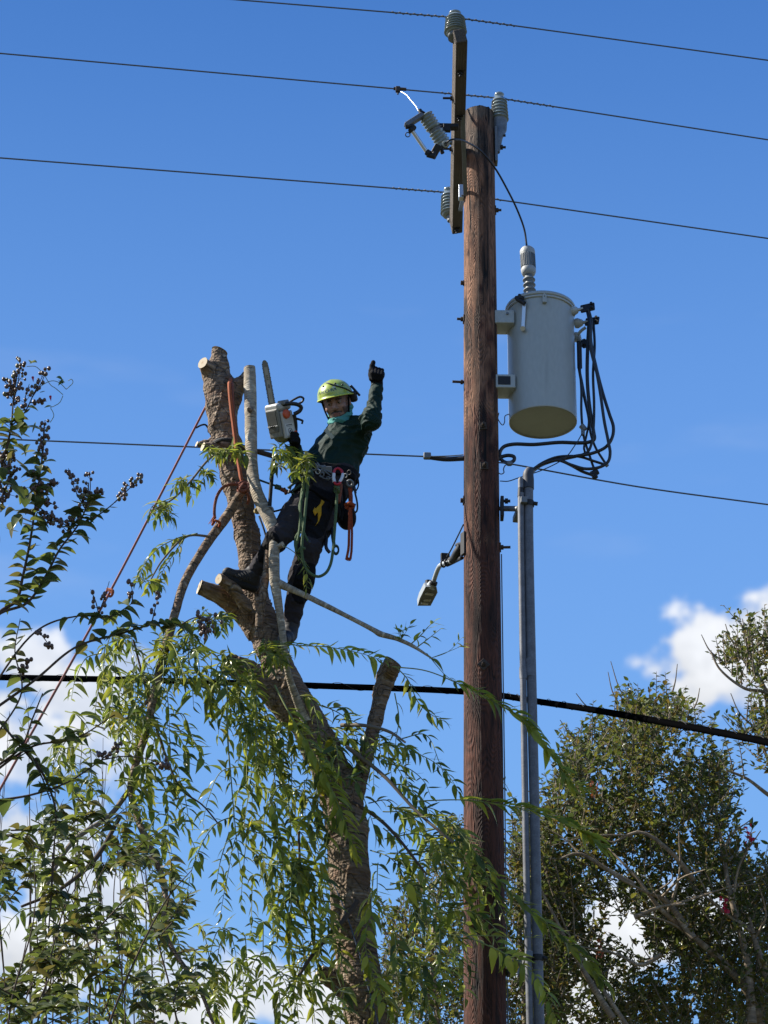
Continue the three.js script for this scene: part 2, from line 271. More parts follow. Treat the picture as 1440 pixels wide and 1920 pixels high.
M.darkTwig = std(S(74, 60, 48), 0.9);
M.greyTwig = std(S(74, 64, 58), 0.9);
M.greenTwig = std(S(120, 128, 72), 0.8);
const cutTex = dataTex(128, 128, (u, v) => { const r = Math.hypot(u - 0.48, v - 0.52), s = 0.92 + 0.08 * Math.sin(r * 70 + noise(u * 6, v * 6, 2) * 2) + 0.12 * noise(u * 26, v * 26, 4) + 0.07 * noise(u * 60, v * 8, 9); return mixc([0.88 * s, 0.82 * s, 0.71 * s], [0.72 * s, 0.60 * s, 0.46 * s], sstep(0.2, 0.02, r) * 0.6); });
M.cut = std(L(0.85, 0.83, 0.8), 0.85, 0, { map: cutTex });

// metals, porcelain, paint, plastic
const blotch = dataTex(256, 256, (u, v) => { const s = 0.86 + 0.22 * fbm(u * 8, v * 8, 2, 4, 8, 8) + 0.1 * noise(u * 50, v * 50, 6, 50, 50); return [s, s, s]; });
M.galv = std(S(132, 136, 138), 0.55, 0.35, { map: rep(blotch.clone(), 3, 3) });
M.darkSteel = std(S(58, 58, 58), 0.6, 0.5, { map: blotch });
M.rustSteel = std(S(86, 74, 64), 0.75, 0.3, { map: blotch });
M.alu = std(S(205, 208, 210), 0.35, 0.8);
M.wire = std(S(96, 104, 114), 0.5, 0.4);
M.brightWire = std(S(225, 228, 232), 0.35, 0.4);
M.porcelain = new THREE.MeshPhysicalMaterial({ color: S(126, 138, 138), roughness: 0.2, clearcoat: 0.9, clearcoatRoughness: 0.08 });
M.tank = new THREE.MeshPhysicalMaterial({ color: S(170, 175, 172), roughness: 0.42, clearcoat: 0.35, clearcoatRoughness: 0.3, map: rep(dataTex(512, 512, (u, v) => { const s = 0.965 + 0.05 * fbm(u * 6, v * 3, 4, 4, 6, 3) + 0.03 * noise(u * 80, v * 60, 2, 80, 60) - 0.07 * sstep(0.25, 0.6, noise(u * 24, v * 3, 13, 24, 3)) * sstep(0, 0.3, noise(u * 5, v * 4, 8, 5, 4)); return [s, s, s * 0.985]; }), 1, 1) });
M.guard = std(S(160, 164, 164), 0.55);
M.polymer = std(S(108, 114, 116), 0.5);
M.bushing = std(S(174, 178, 174), 0.35);
M.cable = std(S(26, 28, 32), 0.42);
M.rubber = std(S(30, 31, 34), 0.6); M.phone = new THREE.MeshPhysicalMaterial({ color: S(8, 8, 9), roughness: 1, specularIntensity: 0 });
M.pvc = std(S(118, 121, 128), 0.55, 0, { map: rep(blotch.clone(), 2, 2) });
M.pvcDark = std(S(56, 59, 66), 0.6);
M.lamp = std(S(168, 174, 176), 0.5, 0.2);
M.lampUnder = std(S(96, 98, 96), 0.6);
M.lampLens = std(S(170, 168, 150), 0.35);

// rope: slanted strands
const ropeB = dataTex(64, 64, (u, v) => 0.5 + 0.5 * Math.sin((u * 2 + v * 4) * Math.PI * 2) * Math.sin((u * 2 - v * 4) * Math.PI * 2), false);
const ropeMat = (r, g, b) => { const t = dataTex(64, 64, (u, v) => { const w = 0.8 + 0.22 * Math.sin((u * 2 + v * 4) * Math.PI * 2) * Math.sin((u * 2 - v * 4) * Math.PI * 2) + 0.06 * noise(u * 16, v * 16, 3, 16, 16); return [r / 255 * w, g / 255 * w, b / 255 * w]; }); return std(L(1, 1, 1), 0.85, 0, { map: rep(t, 30, 14), bumpMap: rep(ropeB.clone(), 30, 14), bumpScale: 0.002 }); };
M.ropeOrange = ropeMat(190, 96, 48); M.ropePink = ropeMat(176, 112, 98); M.ropeGreen = ropeMat(92, 116, 74); M.ropeBlack = ropeMat(44, 46, 48); M.ropeTeal = ropeMat(70, 100, 90); M.ropeRed = ropeMat(150, 84, 62);

// cloth, gear
const weave = dataTex(128, 128, (u, v) => 0.5 + 0.25 * Math.sin(u * 128 * 1.57) * Math.sin(v * 128 * 1.57) + 0.25 * noise(u * 12, v * 12, 4, 12, 12), false);
const cloth = (c, rough = 0.9, sheen = 0) => new THREE.MeshPhysicalMaterial({ color: c, roughness: rough, specularIntensity: 0.35, bumpMap: rep(weave.clone(), 6, 6), bumpScale: 0.0015, sheen, sheenRoughness: 0.6, sheenColor: L(0.4, 0.5, 0.45) });
M.shirt = cloth(S(19, 43, 36), 0.7, 0.0); M.trousers = cloth(S(52, 49, 52), 0.92); M.patch = cloth(S(20, 20, 22), 0.85); M.gaiter = cloth(S(84, 150, 141), 0.8);
M.glove = cloth(S(18, 19, 21), 0.85); M.boot = std(S(34, 32, 31), 0.65); M.sole = std(S(24, 24, 24), 0.8); M.harness = cloth(S(17, 17, 19), 0.85); M.yellow = cloth(S(196, 150, 40), 0.8);
M.webOrange = cloth(S(140, 66, 40), 0.85); M.red = std(S(176, 38, 52), 0.35, 0.3); M.white = std(S(205, 208, 215), 0.4, 0.1);
M.skin = std(L(1, 1, 1), 0.6, 0, { vertexColors: true });
M.black = std(S(24, 25, 27), 0.5); M.saw = std(S(170, 169, 162), 0.42); M.sawDirty = std(L(1, 1, 1), 0.6, 0, { map: dataTex(128, 128, (u, v) => { const s = 0.72 + 0.25 * fbm(u * 6, v * 6, 3, 4, 6, 6); return [0.64 * s, 0.63 * s, 0.58 * s]; }) }); M.sawOrange = std(S(190, 78, 40), 0.5); M.bar = std(S(118, 117, 114), 0.45, 0.3); M.chain = std(S(30, 31, 34), 0.6, 0.2);

// leaves: the sheet lets some sun through
const leafMat = (c, t = 0.58) => new THREE.MeshPhysicalMaterial({ color: c, roughness: 0.9, transmission: t, thickness: 0, specularIntensity: 0.35, side: THREE.DoubleSide, clearcoat: 0.42, clearcoatRoughness: 0.2 });
M.leaf = leafMat(L(1, 1, 1));
M.berry = std(S(92, 70, 56), 0.42); M.berryGreen = std(S(104, 100, 62), 0.42);
M.flower = leafMat(S(190, 40, 74), 0.3); M.deadLeaf = leafMat(S(150, 84, 52), 0.3);

// ---------------------------------------------------------------- ground
{
  const g = new THREE.CircleGeometry(600, 96); g.rotateX(-Math.PI / 2);
  const uv = g.attributes.uv, p = g.attributes.position; for (let i = 0; i < uv.count; i++) uv.setXY(i, p.getX(i) / 6, p.getZ(i) / 6);
  const t = dataTex(512, 512, (u, v) => { const s = 0.8 + 0.5 * fbm(u * 9, v * 9, 3, 5, 9, 9) + 0.15 * noise(u * 120, v * 120, 4, 120, 120), d = sstep(0, 0.35, noise(u * 5, v * 5, 8, 5, 5)); return mixc([0.30 * s, 0.32 * s, 0.19 * s], [0.42 * s, 0.36 * s, 0.27 * s], d); });
  const m = new THREE.Mesh(g, std(L(1, 1, 1), 0.95, 0, { map: t })); m.name = 'ground'; m.userData = { kind: 'structure', label: 'mown dry grass ground under the pole and trees', category: 'ground' }; scene.add(m);
}

// ---------------------------------------------------------------- utility pole
const PD = 13.4;
const poleTop = P(898, 214, PD), poleAt = py => { const c = P(898 + (py - 214) * 0, py, PD); return c; };
const poleBase = V(0, 0, 0);
{
  // axis through the middles of the shaft at two heights of the picture
  const a = P(909.5, 1900, PD), b = P(898, 240, PD), d = a.clone().sub(b), k = (b.y) / (b.y - a.y); poleBase.copy(b).addScaledVector(d, k);
}
const poleAxis = y => lerpP(poleBase, poleTop, y / poleTop.y);
const poleR = y => mix(0.1405, 0.1075, clamp(y / poleTop.y));
const poleAtPy = py => { let lo = 0, hi = poleTop.y + 1; for (let i = 0; i < 40; i++) { const m = (lo + hi) / 2, c = poleAxis(m), q = c.clone().project(camera), y = 960 - q.y * 960; y > py ? lo = m : hi = m; } return poleAxis((lo + hi) / 2); };
function poleSurf(py, ang, out = 0) { const c = poleAtPy(py), r = poleR(c.y) + out; return V(c.x + Math.sin(ang) * r, c.y, c.z + Math.cos(ang) * r); }  // angle 0 faces the camera, + is right
const pole = thing('utility_pole', 'tall brown weathered wooden utility pole carrying the grey transformer', 'utility pole', poleBase);
{
  const n = 150, seg = 72, pos = [], uv = [], idx = [];
  for (let i = 0; i <= n; i++) { const y = poleTop.y * i / n, c = poleAxis(y), R = poleR(y); for (let j = 0; j <= seg; j++) { const a = j / seg * Math.PI * 2, w = 1 + 0.018 * noise(Math.cos(a) * 1.2, y * 0.5, Math.sin(a) * 1.2) + 0.012 * noise(Math.cos(a) * 3, y * 1.3, Math.sin(a) * 3) + 0.008 * noise(Math.cos(a) * 14, y * 1.2, Math.sin(a) * 14); let yy = c.y; if (i === n) yy += 0.02 * noise(Math.cos(a) * 3, Math.sin(a) * 3, 2) - 0.01 * Math.abs(Math.sin(a * 4.5)); pos.push(c.x + Math.sin(a) * R * w, yy, c.z + Math.cos(a) * R * w); uv.push(j / seg, (y - poleTop.y) / POLE_TALL + 0.999); } }
  for (let i = 0; i < n; i++) for (let j = 0; j < seg; j++) { const a = i * (seg + 1) + j, b = a + seg + 1; idx.push(a, a + 1, b, b, a + 1, b + 1); }
  const g = new THREE.BufferGeometry(); g.setAttribute('position', new THREE.Float32BufferAttribute(pos, 3)); g.setAttribute('uv', new THREE.Float32BufferAttribute(uv, 2)); g.setIndex(idx); g.computeVertexNormals();
  part('shaft', g, M.pole, pole);
  const cap = new THREE.CircleGeometry(poleR(poleTop.y) * 0.985, 40); cap.rotateX(-Math.PI / 2); part('end_grain', cap.translate(poleTop.x, poleTop.y - 0.004, poleTop.z), M.poleTop, pole);
  // through bolts with square washers
  const washer = (py, ang, size, turn = 0, long = 0.03) => {
    const c = poleSurf(py, ang, 0.002), n = V(Math.sin(ang), 0, Math.cos(ang)), q = basis(V(0, 1, 0).applyAxisAngle(n, turn), n);
    const w = part('square_washer', box(size, size, 0.008, c, q, 0.002), M.rustSteel, pole);
    const nut = new THREE.CylinderGeometry(0.016, 0.016, 0.016, 6); placeG(nut, c.clone().addScaledVector(n, 0.012), quatTo(n)); 
    const b = part('bolt', [nut, rod(c, c.clone().addScaledVector(n, long + 0.02), 0.009)], M.rustSteel, pole);
  };
  washer(815, 0.05, 0.05, 0.1); washer(889, 0.12, 0.052, 0.05); washer(1260, 0.0, 0.058, 0.78); 
  washer(600, -1.5, 0.05, 0, 0.025); washer(718, -1.5, 0.016, 0, 0.055); washer(940, -1.5, 0.05, 0, 0.0); washer(395, 1.5, 0.05, 0, 0.02); washer(1027, 1.5, 0.05, 0, 0.045); washer(532, -1.5, 0.03, 0, 0.0);
  // ground wire stapled down the right side, and a thin drop below the transformer
  const gw = []; for (let py = 1040; py <= 1500; py += 40) gw.push(poleSurf(py, 1.50 + 0.05 * Math.sin(py), 0.008)); gw.push(poleSurf(1700, 1.55, 0.006), V(poleBase.x + 0.15, 0, poleBase.z));
  part('ground_wire', tube(gw, 0.004, { seg: 6 }), M.wire, pole);
}

// ---------------------------------------------------------------- crossarm pointing at the camera, seen from below
const armA = P(863, 80, 12.06), armB = P(855, 438, 14.30); armB.y = armA.y = (armA.y + armB.y) / 2;
const armDir = armB.clone().sub(armA).normalize(), armLen = armA.distanceTo(armB), armQ = basis(armDir, V(0.2, -1, 0));
const arm = thing('crossarm', 'weathered wooden crossarm bolted on the left of the pole top, seen end on from below', 'crossarm', armA.clone().lerp(armB, 0.5));
{
  const mid = armA.clone().lerp(armB, 0.5).add(V(0, 0.055, 0)), g = new RoundedBoxGeometry(0.078, armLen, 0.11, 2, 0.008); placeG(g, mid, armQ); part('beam', g, M.arm, arm);
  const at = (t, x, y) => lerpP(armA, armB, t).add(V(x, y, 0));
  // flat braces from the beam to the shaft
  const q1 = at(0.36, 0.028, -0.006), q2 = poleSurf(372, -1.05, 0.006);
  const strap = (a, b, w, th) => { const d = b.clone().sub(a); return box(w, d.length() + 0.04, th, a.clone().lerp(b, 0.5), basis(d, V(0, -1, 0.4)), 0.001); };
  part('brace', strap(q1, q2, 0.03, 0.006), M.galv, arm);
  part('brace', strap(at(0.86, 0.028, -0.006), poleSurf(372, -1.3, 0.008), 0.03, 0.006), M.galv, arm);
  part('sunlit_brace_end', box(0.035, 0.11, 0.05, poleSurf(364, -1.45, 0.02), undefined, 0.003), M.alu, arm);  // brighter metal piece that paints in the sunlight on the brace end
  for (const [t, s] of [[0.3, 1], [0.36, 0], [0.56, 1], [0.97, 0], [0.14, 0]]) { const c = at(t, s ? -0.039 : 0.004, s ? 0.055 : -0.002), n = s ? V(-1, 0, 0) : V(0, -1, 0); const nut = new THREE.CylinderGeometry(0.017, 0.017, 0.018, 6); placeG(nut, c.clone().addScaledVector(n, 0.01), quatTo(n)); part('bolt', [nut, rod(c, c.clone().addScaledVector(n, s ? 0.07 : 0.035), 0.008), box(0.05, 0.05, 0.005, c.clone().addScaledVector(n, 0.003), basis(V(0, 0, 1), n), 0.001)], M.darkSteel, arm); }
}

// ---------------------------------------------------------------- line insulators
function insulator(base, top, r, label, extra) {
  const o = thing('line_insulator', label, 'insulator', base, 'ribbed grey line insulators'), h = base.distanceTo(top), d = top.clone().sub(base).normalize(), prof = [[0, 0], [r * 0.72, 0], [r * 0.74, h * 0.08]];
  const n = 6, y0 = h * 0.10, y1 = h * 0.80;
  for (let i = 0; i < n; i++) { const a = y0 + (y1 - y0) * i / n, s = (y1 - y0) / n, R = r * (1 - 0.028 * i); prof.push([R * 0.84, a], [R * 0.985, a + s * 0.06], [R, a + s * 0.14], [R * 0.98, a + s * 0.22], [R * 0.86, a + s * 0.55], [R * 0.82, a + s * 0.98]); }
  prof.push([r * 0.62, y1], [r * 0.40, h * 0.84], [r * 0.37, h * 0.88], [r * 0.50, h * 0.93], [r * 0.54, h * 0.97], [r * 0.44, h], [0, h]);
  part('sheds', lathe(prof, base, d, 40), M.porcelain, o);
  extra?.(o, d, h);
  return o;
}
const insTopBase = armA.clone().lerp(armB, 0.035).add(V(-0.015, 0.13, 0));
const topTop = P(853, 24, 12.14), topBase = V(topTop.x + 0.004, armA.y + 0.125, topTop.z);
insulator(topBase, topTop, 0.076, 'topmost ribbed grey insulator on the near end of the crossarm', o => part('steel_base', lathe([[0, -0.02], [0.05, -0.02], [0.052, 0.02], [0.04, 0.035], [0, 0.035]], topBase.clone().add(V(0, -0.015, 0))), M.galv, o));
const midTop = P(936, 176, PD), midBase = P(939, 230, PD); midBase.x = midTop.x; midBase.z = midTop.z;
insulator(midBase, midTop, 0.066, 'ribbed grey insulator on a curved standoff at the pole top', o => {
  const s1 = poleSurf(238, 1.45, 0.01), s2 = poleSurf(292, 1.45, 0.006);
  part('standoff_bracket', [tube([midBase.clone().add(V(0, 0.02, 0)), midBase.clone().add(V(0.0, -0.06, 0)), s1.clone().add(V(0.02, -0.1, 0)), s2.clone().add(V(0.012, 0.02, 0))], [0.055, 0.05, 0.03, 0.02], { seg: 14 }), box(0.02, 0.30, 0.075, lerpP(s1, s2, 0.7).add(V(0.004, 0, 0)), undefined, 0.004)], M.galv, o);
  for (const py of [256, 278]) { const c = poleSurf(py, 1.45, 0.02), b = part('bolt', [rod(c, c.clone().add(V(0.06, 0, 0)), 0.009), placeG(new THREE.CylinderGeometry(0.018, 0.018, 0.018, 6), c.clone().add(V(0.03, 0, 0)), quatTo(V(1, 0, 0)))], M.darkSteel, o); }
});
const lowTop = P(841, 354, 14.3), lowBase = V(lowTop.x + 0.006, armA.y - 0.02, lowTop.z); lowBase.y = Math.min(lowBase.y, lowTop.y - 0.2);
insulator(P(843.5, 405, 14.3), lowTop, 0.07, 'ribbed grey insulator half hidden behind the far end of the crossarm', o => part('steel_base', [rod(P(844, 404, 14.3), P(846, 414, 14.3), 0.03), rod(P(845, 412, 14.3), P(853, 412, 14.3), 0.016)], M.galv, o));

// ---------------------------------------------------------------- overhead lines; each keeps one height along its span
function line(name, label, anchorPx, D, leftPx, rightPx, r, opt = {}) {
  const c = P(anchorPx[0], anchorPx[1], D), Lp = leftPx && PH(leftPx[0], leftPx[1], c.y + (opt.dyL ?? 0)), Rp = rightPx && PH(rightPx[0], rightPx[1], c.y + (opt.dyR ?? 0));
  const o = thing(name, label, 'power line', c, opt.group);
  const far = (e, s) => e.clone().add(e.clone().sub(c).multiplyScalar(s));
  const pts = []; if (Lp) pts.push(far(Lp, 9), far(Lp, 2.5), Lp); pts.push(c); if (Rp) pts.push(Rp, far(Rp, 2.5), far(Rp, 9));
  part('conductor', join(pts.slice(1).map((p, i) => tube([pts[i], p], [r, r], { seg: 7, step: 4 }))), opt.mat ?? M.wire, o);
  if (opt.tie) for (const e of [Lp, Rp]) if (e) {    // preformed tie wound round the line beside the insulator
    const d = e.clone().sub(c).normalize(), L0 = 0.38, h = []; const u = V(0, 1, 0).addScaledVector(d, -d.y).normalize(), w = V(0, 0, 0).crossVectors(d, u);
    for (let i = 0; i <= 90; i++) { const t = i / 90, a = t * Math.PI * 2 * 8, R = r + 0.0014; h.push(c.clone().addScaledVector(d, 0.04 + t * L0).addScaledVector(u, Math.cos(a) * R).addScaledVector(w, Math.sin(a) * R)); }
    part('tie_wire', tube(h, 0.0032, { seg: 5, cap: false, step: 0.006 }), M.galv, o);
  }
  return { o, c, Lp, Rp };
}
line('power_line', 'highest thin overhead power wire tied to the topmost insulator', [853, 33], 12.14, [450, 0], [1440, 113], 0.005, { tie: true, group: 'bare overhead wires' });
const midLine = line('power_line', 'second thin overhead wire crossing just above the pole top', [936, 184], PD, [0, 100], [1440, 262], 0.0054, { tie: true, group: 'bare overhead wires' });
line('power_line', 'third thin overhead wire tied to the far crossarm insulator', [841, 361], 14.3, [0, 296], [1440, 447], 0.0058, { tie: true, group: 'bare overhead wires' });

// neutral: dead-ended on the left of the pole, runs on at the right
{
  const pl = poleSurf(861, -1.5, 0.0), pr = poleSurf(868, 1.5, 0.0);
  const A = P(800, 856, 13.42), Lp = PH(0, 823, A.y + 0.02);
  const n1 = thing('neutral_wire', 'thin wire from the left ending in a clamp at the pole', 'power line', A, 'bare overhead wires');
  part('conductor', join([tube([A, Lp], [0.0055, 0.0055], { seg: 7, step: 3 }), tube([Lp, Lp.clone().add(Lp.clone().sub(A).multiplyScalar(9))], [0.0055, 0.0055], { seg: 7, step: 5 })]), M.wire, n1);
  part('dead_end_grip', tube([P(806, 858, 13.42), P(835, 861, 13.42), pl], [0.014, 0.016, 0.017], { seg: 10 }), M.rubber, n1);
  part('wedge_clamp', [box(0.05, 0.045, 0.035, P(801, 855, 13.42), undefined, 0.008), rod(P(794, 856, 13.42), P(808, 857, 13.42), 0.014)], M.galv, n1);
  part('span_wire', tube([P(806, 856, 13.40), P(840, 855, 13.40), poleSurf(856, -1.4, 0.004)], 0.0045, { seg: 6 }), M.galv, n1);
  const B = P(945, 868, 13.4), Rp = PH(1440, 946, B.y - 0.1);
  const n2 = thing('neutral_wire', 'thin wire leaving the pole on the right below the transformer', 'power line', B, 'bare overhead wires');
  part('conductor', join([tube([pr, B, lerpP(B, Rp, 0.5).add(V(0, -0.02, 0)), Rp], 0.0055, { seg: 7 }), tube([Rp, Rp.clone().add(Rp.clone().sub(B).multiplyScalar(6))], [0.0055, 0.0055], { seg: 7, step: 5 })]), M.wire, n2);
  part('clamp', [box(0.03, 0.03, 0.03, P(955, 869, 13.39), undefined, 0.006), rod(P(950, 868, 13.39), P(961, 870, 13.39), 0.012)], M.galv, n2);
  part('tail_wire', tube(pxs([[955, 872], [948, 872], [944, 880], [945, 886], [940, 889], [935, 887]], 13.39), 0.004, { seg: 6 }), M.wire, n2);
}
// thick telephone bundle with its lashing
{
  const pts = [P(-900, 1262, 14.4), P(-400, 1264, 14.1), P(0, 1271, 13.85), P(300, 1277, 13.7), P(600, 1287, 13.65), P(872, 1298, 13.62), P(945, 1306, 13.6), P(1000, 1315, 13.45), P(1100, 1330, 12.9), P(1270, 1360, 11.8), P(1440, 1393, 10.8), P(1800, 1480, 9.0), P(2300, 1600, 7.4)];
  const o = thing('telephone_cable', 'thick black bundled telephone cable crossing low behind the pole', 'cable', pts[5].clone());
  part('jacket', tube(pts, 0.0165, { seg: 14, step: 0.1 }), M.phone, o);
  const up = pts.map(p => p.clone().add(V(0, 0.017, 0.004))); part('messenger_strand', tube(up, 0.0062, { seg: 8, step: 0.1 }), M.phone, o);
  const cv = new THREE.CatmullRomCurve3(pts, false, 'centripetal'), h = []; for (let i = 0; i <= 1500; i++) { const t = 0.1 + 0.75 * i / 1500, p = cv.getPoint(t), a = i * 0.13; h.push(p.add(V(0, 0.006 + Math.cos(a) * 0.0235, Math.sin(a) * 0.0185))); }
  part('lashing_wire', tube(h, 0.002, { seg: 4, cap: false, step: 0.02 }), M.darkSteel, o);
}

// ---------------------------------------------------------------- fused cutout left of the crossarm
{
  const a = P(795, 213, 12.78), b = P(836, 276, 12.86), d = b.clone().sub(a), len = d.length(), u = d.clone().normalize();
  const o = thing('fuse_cutout', 'tilted grey two-piece fuse cutout hanging left of the crossarm', 'fuse cutout', lerpP(a, b, 0.5));
  const half = (s, e) => { const h = (e - s) * len, n = 5, R = 0.054, pr = [[0, 0], [R * 0.8, 0]]; for (let i = 0; i < n; i++) { const y = h * i / n, q = h / n; pr.push([R * 0.84, y], [R, y + q * 0.2], [R * 1.02, y + q * 0.4], [R * 0.84, y + q * 0.78]); } pr.push([R * 0.9, h * 0.97], [R * 0.6, h * 1.0], [0, h]); return lathe(pr, a.clone().addScaledVector(u, s * len), u, 32); };
  part('porcelain', half(0.04, 0.46), M.porcelain, o); part('porcelain', half(0.54, 0.98), M.porcelain, o);
  part('mounting_band', lathe([[0.038, 0], [0.042, 0.004], [0.042, 0.07], [0.038, 0.075]], a.clone().addScaledVector(u, 0.455 * len), u, 24), M.galv, o);
  const m = lerpP(a, b, 0.5);
  part('bracket', [box(0.17, 0.03, 0.05, P(836, 238, 12.88), basis(V(0, 1, 0), V(0, 0, 1)), 0.004), rod(m, P(828, 238, 12.86), 0.012), box(0.05, 0.06, 0.03, P(838, 240, 12.86), undefined, 0.004)], M.darkSteel, o);
  const h0 = P(792, 216, 12.76), h1 = P(761, 236, 12.72);
  const hood = part('hood', box(0.036, h0.distanceTo(h1), 0.042, lerpP(h0, h1, 0.5), basis(h1.clone().sub(h0), V(0, 0, 1)), 0.006), M.galv, o);
  part('top_contact', [rod(P(787, 206, 12.77), P(792, 220, 12.77), 0.014), rod(P(787, 207, 12.77), P(796, 212, 12.77), 0.009)], M.darkSteel, o);
  part('latch', [rod(P(776, 238, 12.73), P(770, 246, 12.72), 0.02), rod(P(760, 238, 12.72), P(776, 236, 12.72), 0.016)], M.darkSteel, o);
  const t0 = P(774, 247, 12.72), t1 = P(800, 285, 12.78);
  part('fuse_tube', rod(t0, t1, 0.0135, 0.0135, 14), M.alu, o);
  part('pull_ring', placeG(new THREE.TorusGeometry(0.015, 0.0035, 8, 20), P(764.5, 252.5, 12.71), camera.quaternion.clone()), M.darkSteel, o);
  part('hinge', [rod(t1, P(806, 289, 12.78), 0.022), rod(P(801, 290, 12.79), P(816, 294, 12.79), 0.018), box(0.05, 0.10, 0.04, P(816, 284, 12.8), camera.quaternion.clone().multiply(new THREE.Quaternion().setFromAxisAngle(V(0, 0, 1), -0.5)), 0.008), rod(P(812, 294, 12.79), P(817, 279, 12.8), 0.016), rod(P(826, 279, 12.82), P(830, 287, 12.82), 0.014), rod(P(822, 277, 12.82), P(838, 275, 12.84), 0.012)], M.darkSteel, o);
  part('bottom_eye', lathe([[0.014, 0], [0.024, 0], [0.026, 0.012], [0.014, 0.012]], P(836, 270, 12.80), P(836, 270, 12.6).sub(P(836, 270, 12.9)), 20), M.bushing, o);
  part('side_bolt', rod(P(842, 268, 12.86), P(848, 268, 12.86), 0.014), M.galv, o);
  const j = solo('jumper_wire', tube(pxs([[752, 172], [762, 178], [772, 190], [779, 198], [784, 209]], 12.95).map((p, i) => lerpP(p, P([752, 762, 772, 779, 785][i], [172, 178, 190, 198, 209][i], 12.77), i / 4)), 0.0042, { seg: 6 }), M.brightWire, 'short bright wire from the line clamp down to the fuse cutout', 'jumper wire');
  // hot-line clamp on the middle wire
  const lineAt = px => { const t = (px - 936) / (0 - 936), p = lerpP(midLine.c, midLine.Lp, t); let lo = 0, hi = 1; for (let i = 0; i < 30; i++) { const m2 = (lo + hi) / 2, q = lerpP(midLine.c, midLine.Lp, m2).project(camera); (q.x * 720 + 720) > px ? lo = m2 : hi = m2; } return lerpP(midLine.c, midLine.Lp, lo); };
  const k = lineAt(746); const cl = thing('line_clamp', 'small dark clamp on the second overhead wire left of the crossarm', 'clamp', k);
  part('jaw', [box(0.034, 0.045, 0.03, k.clone().add(V(0, -0.004, 0)), undefined, 0.006), rod(k.clone().add(V(-0.03, 0.004, 0)), k.clone().add(V(0.06, -0.002, 0)), 0.012)], M.rustSteel, cl);
  part('screw', [rod(k.clone().add(V(0, 0.02, 0)), k.clone().add(V(0, -0.045, 0)), 0.007)], M.darkSteel, cl);
  solo('jumper_cable', tube([P(836, 268, 12.79), P(846, 262, 12.74), P(862, 262, 12.80), P(880, 269, 12.95), P(902, 284, 13.12), P(928, 315, 13.24), P(952, 357, 13.35), P(970, 394, 13.45), P(983, 430, 13.52), P(988, 464, 13.55)], 0.0068, { seg: 8 }), M.cable, 'curved black jumper from the fuse cutout down to the transformer bushing', 'cable');
}

